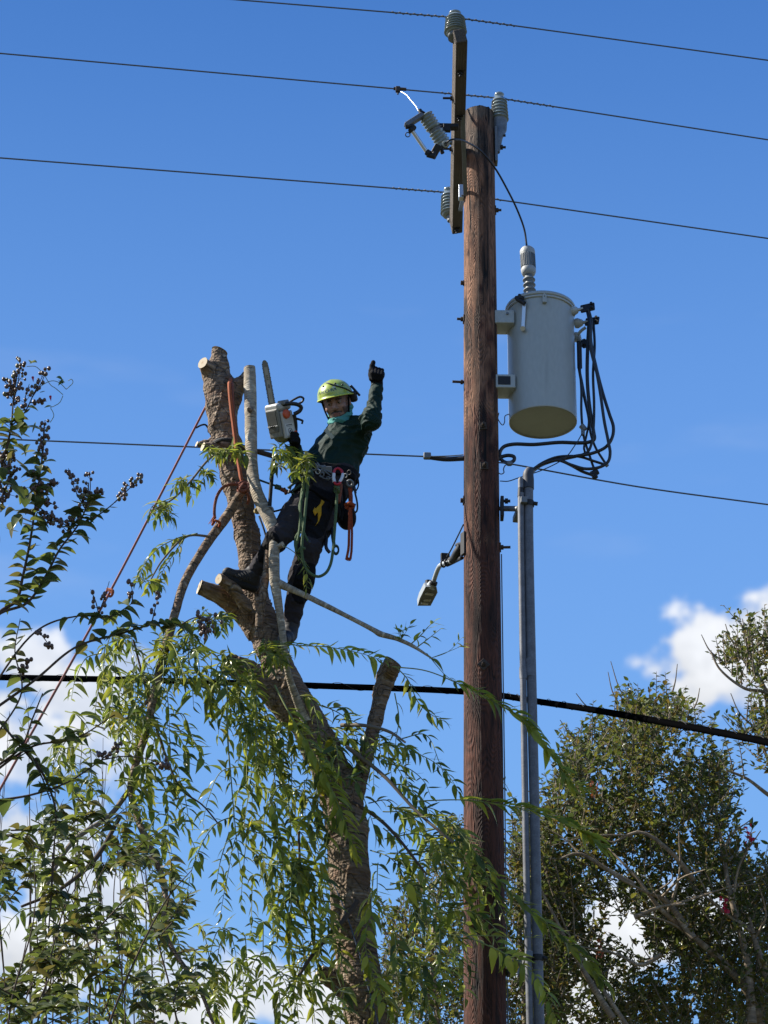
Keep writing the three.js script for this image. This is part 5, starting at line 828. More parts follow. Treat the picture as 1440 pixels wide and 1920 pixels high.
  part('neck_gaiter', skin((X, Y, Z) => { const [x, y, z] = loc(X, Y, Z); let d = gaU(x, y, z); d += 0.004 * Math.sin(y * 150 + x * 60 + 2 * noise(x * 20, y * 20, z * 20)) + 0.003 * noise(x * 50, y * 70, z * 50); return Math.max(d, z > 0.03 ? y + 0.084 - 0.5 * Math.max(0, x - 0.03) : -1); }, hb, 0.0042, uv0), M.gaiter, person);
  // helmet shell with a short peak, printed by hand
  const cv = document.createElement('canvas'); cv.width = 1024; cv.height = 512; const cx = cv.getContext('2d'); cx.fillStyle = 'rgb(160,176,64)'; cx.fillRect(0, 0, 1024, 512);
  { const r = rng(8); for (let i = 0; i < 700; i++) { cx.fillStyle = r() < 0.5 ? 'rgba(150,160,70,0.22)' : 'rgba(212,222,120,0.22)'; cx.fillRect(r() * 1024, r() * 512, 2 + r() * 16, 1 + r() * 4); } cx.fillStyle = 'rgba(198,200,176,0.9)'; cx.beginPath(); cx.ellipse(190, 300, 34, 22, 0.3, 0, 7); cx.fill(); cx.beginPath(); cx.ellipse(215, 330, 20, 12, -0.4, 0, 7); cx.fill(); }
  cx.save(); cx.translate(300, 400); cx.scale(-1, 1); cx.rotate(-0.06); cx.fillStyle = 'rgb(30,34,22)'; cx.font = 'bold 76px sans-serif'; cx.textAlign = 'center'; cx.fillText('AKOM', 0, 0); cx.restore();
  const ht = new THREE.CanvasTexture(cv); ht.colorSpace = THREE.SRGBColorSpace; ht.wrapS = THREE.RepeatWrapping;
  const helmSurf = (th, v, k = 1) => { const a = v * 1.66, f = Math.max(0, Math.sin(th)), rad = Math.pow(Math.sin(a), 0.92), rim = sstep(0.9, 1, v), ridge = 1 + 0.03 * Math.exp(-(((Math.cos(th) * rad) / 0.16) ** 2)) * (1 - rim); return [0.113 * rad * Math.cos(th) * k * (1 + 0.04 * rim), 0.048 + 0.108 * Math.cos(a) * k * ridge - 0.018 * rim * Math.max(0, -Math.sin(th)) + 0.004 * f * rim, -0.012 + 0.137 * rad * Math.sin(th) * k * (1 + 0.09 * rim * f)]; };
  const shell = (k) => { const nU = 64, nV = 26, pos = [], uv = [], idx = []; for (let j = 0; j <= nV; j++) for (let i = 0; i <= nU; i++) { const p = helmSurf(i / nU * Math.PI * 2, j / nV, k), w = hw(...p); pos.push(w.x, w.y, w.z); uv.push(i / nU, 1 - j / nV); } for (let j = 0; j < nV; j++) for (let i = 0; i < nU; i++) { const a = j * (nU + 1) + i, b = a + nU + 1; idx.push(a, a + 1, b, b, a + 1, b + 1); } const g = new THREE.BufferGeometry(); g.setAttribute('position', new THREE.Float32BufferAttribute(pos, 3)); g.setAttribute('uv', new THREE.Float32BufferAttribute(uv, 2)); g.setIndex(idx); g.computeVertexNormals(); return g; };
  const helm = part('helmet', shell(1), new THREE.MeshPhysicalMaterial({ color: L(1, 1, 1), map: ht, roughness: 0.35, clearcoat: 0.8, clearcoatRoughness: 0.12, side: THREE.DoubleSide }), person);
  part('helmet_lining', shell(0.955), M.black, helm);
  const rim = []; for (let i = 0; i < 48; i++) rim.push(hw(...helmSurf(i / 48 * Math.PI * 2, 1, 0.99))); part('helmet_rim', tube(rim, 0.0035, { seg: 6, closed: true, step: 0.01 }), M.yellow.clone(), helm); helm.children[1].material.color.copy(S(206, 214, 96));
  const strapS = []; for (let i = 0; i <= 16; i++) { const t = i / 16; strapS.push(hw(...helmSurf(mix(1.9, 0.15, t), mix(0.34, 0.96, t), 1.02))); } part('visor_strap', tube(strapS, 0.0045, { seg: 8 }), M.black, helm);
  for (const [th, v] of [[1.15, 0.5], [2.1, 0.5], [0.7, 0.62]]) part('vent', placeG(new THREE.SphereGeometry(0.008, 10, 8), hw(...helmSurf(th, v, 0.99))), M.black, helm);
  part('ear_cup', [placeG(new RoundedBoxGeometry(0.05, 0.07, 0.05, 3, 0.018), hw(0.108, 0.02, -0.04), HQ), placeG(new RoundedBoxGeometry(0.014, 0.09, 0.03, 2, 0.006), hw(0.128, 0.055, -0.05), HQ.clone().multiply(new THREE.Quaternion().setFromAxisAngle(V(0, 0, 1), 0.5)))], M.black, helm);
  part('chin_strap', tube([hw(0.088, 0.03, 0.01), hw(0.078, -0.03, 0.03), hw(0.062, -0.09, 0.035), hw(0.03, -0.13, 0.055)], 0.0065, { seg: 8 }), M.harness, person); part('chin_strap', tube([hw(-0.088, 0.03, 0.01), hw(-0.078, -0.03, 0.03), hw(-0.066, -0.09, 0.03), hw(-0.05, -0.15, 0.03)], 0.0055, { seg: 8 }), M.harness, person);
  // harness: belt round the waist, leg straps, side pouch
  const belt = (fld, c, n, wdt, off) => skin((x, y, z) => Math.max(fld(x, y, z) - off, Math.abs((x - c.x) * n.x + (y - c.y) * n.y + (z - c.z) * n.z) - wdt), bounds([c], 0.24), 0.0075, uv0);
  const both = (x, y, z) => Math.min(shirtBase(x, y, z), legBase(x, y, z));
  const beltM = part('harness_belt', belt((x, y, z) => both(x, y, z), J(612, 890), V(0.1, 0.97, 0.15).normalize(), 0.036, 0.018), M.harness, person);
  part('leg_strap', belt(legBase, lerpP(hipL, kL, 0.28), kL.clone().sub(hipL).normalize(), 0.022, 0.014), M.harness, person);
  part('leg_strap', belt(legBase, lerpP(hipR, kR, 0.25), kR.clone().sub(hipR).normalize(), 0.022, 0.014), M.harness, person);
  part('gear_pouch', skin((x, y, z) => ell(x, y, z, ...J(650, 970, 0.06).toArray(), 0.06, 0.085, 0.07) + 0.004 * noise(x * 20, y * 20, z * 20), bounds([J(650, 970, 0.06)], 0.12), 0.008, uv0), M.patch, person);
  part('pouch_strap', tube([J(650, 905, 0.02), J(657, 935, 0.04), J(656, 955, 0.05)], 0.014, { seg: 8 }), M.harness, person);
  part('chest_strap', tube([J(595, 868, -0.13), J(604, 878, -0.14), J(614, 880, -0.14), J(626, 884, -0.13)], 0.006, { seg: 8 }), M.galv, person);
  part('belt_ring', placeG(new THREE.TorusGeometry(0.034, 0.0065, 10, 26), J(553, 895, -0.08), camera.quaternion.clone()), M.galv, person);
  part('belt_buckle', [box(0.07, 0.045, 0.012, J(612, 881, -0.145), camera.quaternion.clone(), 0.01), box(0.05, 0.02, 0.02, J(603, 875, -0.14), camera.quaternion.clone(), 0.004)], M.galv, person);
  // small hardware crowding the belt
  for (const [x, y, r, mt] of [[604, 890, 0.012, M.galv], [596, 884, 0.014, M.alu], [648, 892, 0.012, M.galv], [655, 886, 0.014, M.darkSteel], [586, 896, 0.013, M.darkSteel], [615, 897, 0.01, M.galv]]) part('harness_ring', placeG(new THREE.TorusGeometry(r, 0.0042, 8, 18), J(x, y, -0.15), camera.quaternion.clone().multiply(new THREE.Quaternion().setFromAxisAngle(V(0, 1, 0), rr(-0.7, 0.7)))), mt, person);
  for (const l of [[[596, 884], [606, 880], [616, 884], [624, 888]], [[598, 892], [612, 898], [626, 894]], [[604, 876], [612, 886], [620, 892]]]) part('harness_cord', tube(l.map(([x, y]) => J(x, y, -0.15)), 0.0038, { seg: 6 }), M.galv, person);
  for (const l of [[[546, 905], [556, 898], [566, 902], [574, 912], [566, 920]], [[540, 915], [552, 906], [566, 896], [578, 894]], [[548, 920], [560, 912], [572, 902], [580, 896]]]) part('rope_coil', tube(l.map(([x, y]) => J(x, y, -0.17)), 0.0085, { seg: 8 }), M.ropeTeal, person);
  for (const l of [[[586, 905], [575, 935], [568, 968]], [[640, 900], [646, 935], [640, 975]], [[630, 905], [622, 940], [612, 985], [600, 1005]]]) part('riser_strap', tube(l.map(([x, y]) => J(x, y, -0.13)), 0.009, { seg: 6 }), M.harness, person);
  for (const [x, y] of [[664, 893], [668, 905]]) part('gear_loop', tube([J(x - 6, y - 16, 0), J(x + 2, y - 10, 0), J(x + 4, y + 6, 0), J(x - 2, y + 18, 0)], 0.0045, { seg: 6 }), M.harness, person);
}

// ---------------------------------------------------------------- chainsaw held up in his right hand
{
  const SD = 12.55, o0 = P(527, 792, SD), m = mpp(527, 792, SD), back = AZ.clone().multiplyScalar(-1);
  const W = (x, y, d = 0) => o0.clone().addScaledVector(AX, (x - 527) * m).addScaledVector(AY, (792 - y) * m).addScaledVector(back, d);
  const saw = thing('chainsaw', 'grey and orange top-handle chainsaw held upright beside the second stem', 'chainsaw', o0.clone());
  const Q = camera.quaternion.clone().multiply(new THREE.Quaternion().setFromAxisAngle(V(0, 0, 1), 0.15)).multiply(new THREE.Quaternion().setFromAxisAngle(V(0, 1, 0), -0.72)).multiply(new THREE.Quaternion().setFromAxisAngle(V(1, 0, 0), 0.05));
  const lb = (x, y, z) => V(x, y, z).applyQuaternion(Q).add(o0), rb = (w, h, d, x, y, z, r = 0.01, q = Q) => placeG(new RoundedBoxGeometry(w, h, d, 4, Math.min(r, w / 2.1, h / 2.1, d / 2.1)), lb(x, y, z), q);
  const house = part('housing', rb(0.126, 0.226, 0.138, 0.0, -0.014, 0, 0.06), M.sawDirty, saw);
  part('starter_cover', rb(0.104, 0.18, 0.02, 0.0, -0.002, 0.062, 0.01), M.sawDirty, saw);
  part('grille_recess', rb(0.082, 0.135, 0.006, -0.005, 0.012, 0.0715, 0.002), M.black, house);
  for (let i = 0; i < 10; i++) part('grille_slat', rb(0.0042, 0.132, 0.006, -0.041 + i * 0.0082, 0.012, 0.0745, 0.001), M.sawDirty, house);
  part('grille_bar', rb(0.084, 0.008, 0.007, -0.005, -0.018, 0.0755, 0.001), M.saw, house);
  part('front_cover', rb(0.126, 0.05, 0.126, -0.004, 0.096, 0.0, 0.02), M.saw, saw);
  part('muffler_plate', rb(0.05, 0.03, 0.06, 0.05, 0.118, 0.0, 0.008), M.galv, saw);
  part('side_cover', rb(0.02, 0.17, 0.105, 0.054, -0.02, 0.0, 0.009), M.saw, saw);
  const dX = V(1, 0, 0).applyQuaternion(Q);
  part('choke_cap', lathe([[0, 0.016], [0.022, 0.016], [0.028, 0.01], [0.029, 0]], lb(0.064, 0.045, 0.012), dX, 24), M.sawOrange, saw);
  part('rear_cap', rb(0.03, 0.055, 0.04, 0.055, -0.092, -0.045, 0.012), M.sawOrange, saw);
  const lg = document.createElement('canvas'); lg.width = 256; lg.height = 256; const c2 = lg.getContext('2d'); c2.fillStyle = 'rgb(198,198,190)'; c2.fillRect(0, 0, 256, 256); c2.fillStyle = 'rgb(28,28,30)'; c2.beginPath(); c2.arc(128, 160, 62, 0, 7); c2.fill(); c2.fillStyle = 'rgb(210,210,204)'; c2.beginPath(); c2.arc(128, 160, 48, 0, 7); c2.fill(); c2.strokeStyle = 'rgb(28,28,30)'; c2.lineWidth = 16; c2.beginPath(); c2.moveTo(98, 190); c2.lineTo(124, 146); c2.lineTo(136, 174); c2.lineTo(160, 130); c2.stroke(); c2.fillStyle = 'rgb(60,60,60)'; c2.fillRect(30, 22, 190, 20); c2.fillRect(30, 60, 196, 7);
  const lt = new THREE.CanvasTexture(lg); lt.colorSpace = THREE.SRGBColorSpace;
  part('badge', placeG(new THREE.PlaneGeometry(0.075, 0.075), lb(0.0652, -0.052, 0.0), Q.clone().multiply(new THREE.Quaternion().setFromAxisAngle(V(0, 1, 0), Math.PI / 2))), std(L(1, 1, 1), 0.5, 0, { map: lt }), house);
  for (let i = 0; i < 3; i++) part('vent_hole', placeG(new THREE.SphereGeometry(0.0055, 8, 6), lb(-0.018 + i * 0.014, -0.018, 0.079)), M.black, house);
  // guide bar with chain
  const a = W(496, 676, 0.02), b = W(511, 762, 0.02), dir = a.clone().sub(b), len = dir.length(), q = basis(dir, back), wid = 0.0185;
  const out = [[-wid, 0], [wid, 0], [wid * 0.92, len * 0.86], [wid * 0.7, len * 0.95], [0.003, len], [-wid * 0.55, len * 0.985], [-wid * 0.95, len * 0.9]];
  part('guide_bar', placeG(extrude(out, 0.006, 0.0008), b, q), M.bar, saw);
  const links = []; const path = [...out.slice(1), out[0]]; for (let i = 0; i < path.length - 1; i++) { const [x0, y0] = path[i], [x1, y1] = path[i + 1], l = Math.hypot(x1 - x0, y1 - y0), k = Math.max(1, Math.round(l / 0.013)); for (let j = 0; j < k; j++) { const t = (j + 0.5) / k, x = mix(x0, x1, t), y = mix(y0, y1, t), an = Math.atan2(y1 - y0, x1 - x0); links.push(placeG(new THREE.BoxGeometry(0.0105, j % 2 ? 0.008 : 0.0055, 0.007), V(x, y, 0).applyQuaternion(q).add(b), q.clone().multiply(new THREE.Quaternion().setFromAxisAngle(V(0, 0, 1), an)))); } }
  const ch = part('chain', join(links), M.chain, saw); ch.userData.kind = 'stuff';
  const tc = document.createElement('canvas'); tc.width = 512; tc.height = 64; const c3 = tc.getContext('2d'); c3.fillStyle = 'rgb(158,158,152)'; c3.fillRect(0, 0, 512, 64); c3.fillStyle = 'rgb(34,34,36)'; c3.font = 'bold 50px sans-serif'; c3.fillText('40', 210, 50); c3.fillText('7SY', 320, 50); c3.fillStyle = 'rgb(104,100,98)'; c3.font = '30px sans-serif'; c3.fillText('HTIUR', 60, 42);
  const tt = new THREE.CanvasTexture(tc); tt.colorSpace = THREE.SRGBColorSpace;
  part('bar_lettering', placeG(new THREE.PlaneGeometry(len * 0.78, wid * 1.15), V(0, len * 0.46, 0.0044).applyQuaternion(q).add(b), q.clone().multiply(new THREE.Quaternion().setFromAxisAngle(V(0, 0, 1), Math.PI / 2))), std(L(1, 1, 1), 0.45, 0.25, { map: tt }), saw);
  // handles
  part('top_handle', tube([W(522, 763, 0.03), W(532, 759, 0.05), W(545, 757.5, 0.05), W(558, 759, 0.04), W(565, 764, 0.03), W(562, 771, 0.03), W(552, 777, 0.04)], 0.0128, { seg: 12 }), M.black, saw);
  part('hand_guard', tube([W(543, 754, 0.0), W(553, 748, 0.0), W(563, 744, 0.0), W(569, 747, 0.0), W(567, 753, 0.0), W(559, 757, 0.0)], 0.0068, { seg: 10 }), M.black, saw);
  part('guard_foot', tube([W(559, 757, 0), W(548, 757, 0.01), W(543, 754, 0)], 0.006, { seg: 8 }), M.black, saw);
  part('rear_grip', tube([W(551, 777, 0.0), W(554, 795, -0.01), W(553, 812, -0.02), W(551, 826, -0.02), W(549, 836, -0.02)], [0.014, 0.013, 0.015, 0.017, 0.014], { seg: 12 }), M.black, saw);
  part('throttle_lever', [tube([W(554, 785, 0), W(560, 786, 0), W(568, 789, 0)], [0.009, 0.0075, 0.007], { seg: 8 }), rod(W(568, 788, 0), W(566, 795, 0), 0.006)], M.black, saw);
}

// ---------------------------------------------------------------- ropes and climbing gear
const ropeT = (list, r, D = 12.6) => tube(list.map(([x, y, d]) => P(x, y, d ?? D)), r, { seg: 9, step: 0.008 });
// pull line to the lower left
{
  const a = P(386, 762, 13.0), b = P(205, 1112, 12.6), c = P(0, 1480, 12.0), e = c.clone().add(c.clone().sub(b).multiplyScalar(2)); const k = c.y / (c.y - e.y); const end = lerpP(c, e, Math.min(1, k)); end.y = Math.max(0.01, end.y);
  const o = thing('pull_line', 'taut pink rope slanting from the tree top to the lower left', 'rope', a.clone());
  part('rope', join([tube([a, b, c], 0.0075, { seg: 9, step: 0.05 }), tube([c, end], [0.0075, 0.0075], { seg: 8, step: 0.2 })]), M.ropePink, o);
  part('knot', [tube(pxs([[201, 1104, 12.6], [212, 1108, 12.57], [208, 1118, 12.6], [199, 1114, 12.63], [202, 1106, 12.6], [211, 1112, 12.58]]), 0.008, { seg: 8 })], M.ropeOrange, o);
}
// orange rope down the stem with its knot
{
  const o = thing('lowering_rope', 'orange rope hanging down the main stem and knotted round the limb', 'rope', P(455, 912, 12.6));
  part('rope', ropeT([[432, 712, 12.9], [430, 722, 12.78], [433, 760, 12.74], [438, 800, 12.72], [444, 850, 12.68], [450, 885, 12.64], [453, 905, 12.62]], 0.0125), M.ropeOrange, o);
  part('rope', ropeT([[434, 716, 12.9], [435.5, 724, 12.79], [437, 760, 12.755], [442, 805, 12.735]], 0.009), M.ropeRed, o);
  for (const l of [[[444, 904, 12.62], [452, 914, 12.56], [464, 912, 12.58], [462, 904, 12.63], [450, 906, 12.6], [446, 916, 12.58]], [[446, 920, 12.6], [456, 921, 12.55], [466, 914, 12.57], [460, 906, 12.58], [449, 912, 12.56]], [[456, 908, 12.56], [450, 918, 12.55], [458, 924, 12.58], [465, 920, 12.62]]]) part('knot_turn', ropeT(l, 0.0095), M.ropeRed, o);
  part('limb_wrap', ropeT([[458, 914, 12.58], [464, 926, 12.58], [467, 936, 12.64], [464, 944, 12.68]], 0.010), M.ropeRed, o);
  part('tail', ropeT([[446, 908, 12.58], [432, 908, 12.56], [418, 914, 12.56], [408, 928, 12.56], [403, 946, 12.57], [402, 962, 12.58], [403, 972, 12.6]], 0.0095), M.ropeRed, o);
  { const f = []; for (let i = 0; i < 16; i++) f.push(rod(P(402 + rr(-2, 2), 968, 12.58), P(400 + rr(-9, 8), 978 + rr(-3, 6), 12.58 + rr(-0.02, 0.02)), 0.0035, 0.002, 5)); const m = part('frayed_end', f, M.ropeOrange, o); m.userData.kind = 'stuff'; }
  part('limb_wrap', ropeT([[398, 984, 12.62], [404, 976, 12.57], [412, 980, 12.58], [410, 990, 12.64]], 0.008), M.ropeOrange, o);
}
// black flip line round the stem
{ const o = thing('flip_line', 'black strap looped round the main stem above the small stubs', 'strap', P(415, 830, 12.85)); part('strap', ropeT([[398, 836, 12.95], [404, 829, 12.82], [418, 824, 12.76], [434, 826, 12.76], [446, 833, 12.84]], 0.014), M.ropeBlack, o); part('tail', ropeT([[393, 808, 13.0], [386, 797, 12.98], [378, 797, 12.95], [368, 802, 12.92]], 0.006), M.ropeBlack, o); }
// saw lanyard hanging from the leafy twig
{ const o = thing('saw_lanyard', 'black braided lanyard hanging between the second stem and the climber', 'lanyard', P(512, 870, 12.6)); part('webbing', ropeT([[514, 858], [511, 880], [509, 905], [507, 930], [506, 948]], 0.012, 12.6), M.ropeBlack, o); part('snap_hook', placeG(new THREE.TorusGeometry(0.022, 0.007, 8, 20), P(505, 957, 12.6), camera.quaternion.clone()), M.galv, o); }
// work-positioning rope from the stem to the belt
{ const o = thing('positioning_rope', 'thin dark green rope with a red adjuster from the stem to the belt', 'rope', P(520, 905, 12.65)); part('rope', ropeT([[478, 897, 12.72], [500, 905, 12.68], [522, 913, 12.65], [552, 926, 12.64]], 0.0065), M.ropeTeal, o); part('swivel', rod(P(516, 912, 12.65), P(526, 915, 12.65), 0.016), M.ropeTeal, o); part('adjuster', [rod(P(527, 917, 12.65), P(540, 923, 12.65), 0.013), rod(P(533, 916, 12.66), P(536, 926, 12.64), 0.009)], M.ropeRed, o);
  part('clip', tube(pxs([[540, 925], [553, 915], [556, 900], [549, 905], [541, 925]], 12.63), 0.006, { seg: 8 }), M.black, o); }
{ const o = thing('climbing_pulley', 'small pulley and cord hanging behind the second stem at the climber\'s knee', 'pulley', P(484, 960, 12.75)); part('wheel', lathe([[0.004, -0.008], [0.02, -0.008], [0.015, 0], [0.02, 0.008], [0.004, 0.008]], P(482, 958, 12.74), V(0.3, 0.2, 1), 22), std(S(170, 150, 96), 0.5), o); part('cheek', box(0.03, 0.06, 0.012, P(484, 953, 12.76), camera.quaternion.clone(), 0.008), M.black, o); part('cord', ropeT([[486, 968, 12.74], [494, 990, 12.72], [500, 1010, 12.72]], 0.006), M.ropeBlack, o); part('cord', ropeT([[510, 960, 12.7], [528, 955, 12.68], [545, 945, 12.66], [556, 938, 12.66]], 0.006), M.ropeBlack, o); }
// climbing rope in loops off the belt
{
  const o = thing('climbing_rope', 'green climbing rope hanging in long loops in front of the climber\'s thighs', 'rope', P(578, 890, 12.5));
  part('rope', ropeT([[580, 884, 12.56], [578, 900, 12.52], [574, 940, 12.48], [570, 985, 12.46], [566.5, 1020, 12.46], [567, 1045, 12.48], [574, 1066, 12.5], [586, 1078, 12.5], [598, 1081, 12.5], [610, 1075, 12.5], [619, 1060, 12.52], [624, 1035, 12.54], [627, 1000, 12.56], [630, 960, 12.56], [632, 925, 12.56]], 0.0092), M.ropeGreen, o);
  part('rope', ropeT([[574, 886, 12.57], [569, 905, 12.53], [564, 945, 12.48], [562.5, 985, 12.47], [559, 1010, 12.47], [555, 1025, 12.48], [556, 1035, 12.49]], 0.0088), M.ropeGreen, o);
  part('rope', ropeT([[572, 900, 12.52], [567, 930, 12.49], [562, 950, 12.48], [566, 975, 12.47], [570, 1000, 12.465], [576, 1012, 12.47], [580, 1018, 12.47]], 0.0088), M.ropeGreen, o);
  part('rope', ropeT([[570, 1000, 12.46], [562, 998, 12.47], [555, 1008, 12.48], [554, 1025, 12.49], [558, 1035, 12.5], [564, 1028, 12.47], [572, 1028, 12.46]], 0.0088), M.ropeGreen, o);
  part('rope_end', rod(P(579, 1014, 12.465), P(581, 1019, 12.465), 0.01), M.black, o);
  part('knot', [tube(pxs([[628, 912, 12.55], [634, 916, 12.53], [635, 923, 12.55], [628, 921, 12.58], [630, 913, 12.56], [636, 914, 12.55]]), 0.0095, { seg: 9 })], M.ropeGreen, o);
  part('hitch', [tube(pxs([[576, 884, 12.55], [584, 886, 12.53], [584, 893, 12.55], [575, 892, 12.55]]), 0.012, { seg: 9 })], M.ropeTeal, o);
  part('friction_ring', placeG(new THREE.TorusGeometry(0.022, 0.008, 8, 22), P(568, 878, 12.55), camera.quaternion.clone()), M.alu, o);
  part('friction_ring', placeG(new THREE.TorusGeometry(0.02, 0.008, 8, 22), P(588, 876, 12.55), camera.quaternion.clone()), M.galv, o);
}
// carabiners and slings
{
  const o = thing('carabiner', 'red and white carabiner holding the green rope on the belt', 'carabiner', P(631, 893, 12.53)), w = (x, y) => P(x, y, 12.53);
  part('upper_arc', tube([w(626, 890), w(627, 882), w(633, 878), w(640, 882), w(643, 890)], 0.0085, { seg: 10 }), M.red, o);
  part('side_bar', tube([w(643, 888), w(641, 896), w(637, 904)], 0.0095, { seg: 10 }), M.white, o); part('gate', tube([w(626, 888), w(625.5, 896), w(627, 904)], 0.011, { seg: 10 }), M.white, o);
  part('lower_arc', tube([w(626.5, 903), w(630, 908), w(636, 907), w(639, 900)], 0.0085, { seg: 10 }), M.red, o);
}
{ const o = thing('braided_tail', 'braided brown rope tail behind the red and white carabiner', 'rope', P(636, 915, 12.6)); part('rope', ropeT([[638, 908], [637, 920], [635, 932], [634, 942]], 0.017, 12.62), M.ropeRed, o); }
{
  const o = thing('webbing_sling', 'burnt orange webbing sling knotted and hanging from the back of the belt', 'sling', P(657, 915, 12.62));
  const band = (list, w, D) => { const p = list.map(([x, y]) => P(x, y, D)), g = []; for (let i = 1; i < p.length; i++) { const d = p[i].clone().sub(p[i - 1]); g.push(box(w, d.length() + 0.004, 0.004, lerpP(p[i - 1], p[i], 0.5), basis(d, AZ.clone().multiplyScalar(-1).addScaledVector(AX, 0.25 * (i % 2))), 0.001)); } return join(g); };
  part('strap', band([[656, 915], [658, 930], [658, 948]], 0.024, 12.64), M.webOrange, o);
  part('knot', [tube(pxs([[648, 947, 12.63], [656, 944, 12.6], [662, 948, 12.63], [655, 953, 12.64], [649, 950, 12.62]]), 0.013, { seg: 9 })], M.webOrange, o);
  part('strap', band([[656, 952], [655, 975], [654.5, 1000], [654, 1022], [653, 1032], [650, 1046]], 0.016, 12.62), M.webOrange, o);
  part('strap', band([[658, 952], [659, 975], [660, 1000], [659.5, 1022], [659, 1034], [657, 1048]], 0.015, 12.64), M.webOrange, o);
  part('bight', band([[649, 1046], [653, 1049], [657, 1048]], 0.022, 12.62), M.webOrange, o);
}
{ const o = thing('gear_carabiner', 'dark carabiner dangling at the climber\'s hip beside the sling', 'carabiner', P(666, 945, 12.7)); part('frame', tube(pxs([[662, 905], [666, 925], [670, 945], [669, 958], [664, 962], [663, 955], [666, 945]], 12.7), 0.006, { seg: 8 }), M.black, o); part('thin_cord', ropeT([[661, 885], [667, 892], [665, 905], [668, 925]], 0.003, 12.7), M.ropeBlack, o); part('swivel', placeG(new THREE.TorusGeometry(0.018, 0.007, 8, 18), P(656, 906, 12.62), camera.quaternion.clone()), M.galv, o); }
{ const o = thing('gear_clip', 'dark loop hanging below the climber\'s seat beside the green rope', 'clip', P(627, 1020, 12.62)); part('web', ropeT([[622, 985, 12.75], [624, 1008, 12.68], [626, 1020, 12.66]], 0.011), M.black, o); part('ring', placeG(new THREE.TorusGeometry(0.018, 0.007, 8, 20), P(630, 1031, 12.65), camera.quaternion.clone(), V(0.85, 1.35, 1)), M.ropeTeal, o); part('strap_end', ropeT([[612, 1010, 12.7], [612, 1028, 12.66], [618, 1036, 12.66]], 0.011), M.black, o); }
// grey drop line twisted down the trunk
{ const o = thing('thin_cord', 'thin blue-grey cord lying down the lower trunk', 'cord', P(660, 1700, 12.7)); part('cord', ropeT([[538, 1240, 12.78], [545, 1290, 12.75], [560, 1340, 12.74]], 0.004), std(S(70, 84, 104), 0.7), o); part('cord', ropeT([[622, 1650, 12.8], [640, 1690, 12.77], [668, 1770, 12.75], [690, 1850, 12.74], [712, 1930, 12.72]], 0.004), std(S(70, 84, 104), 0.7), o); }

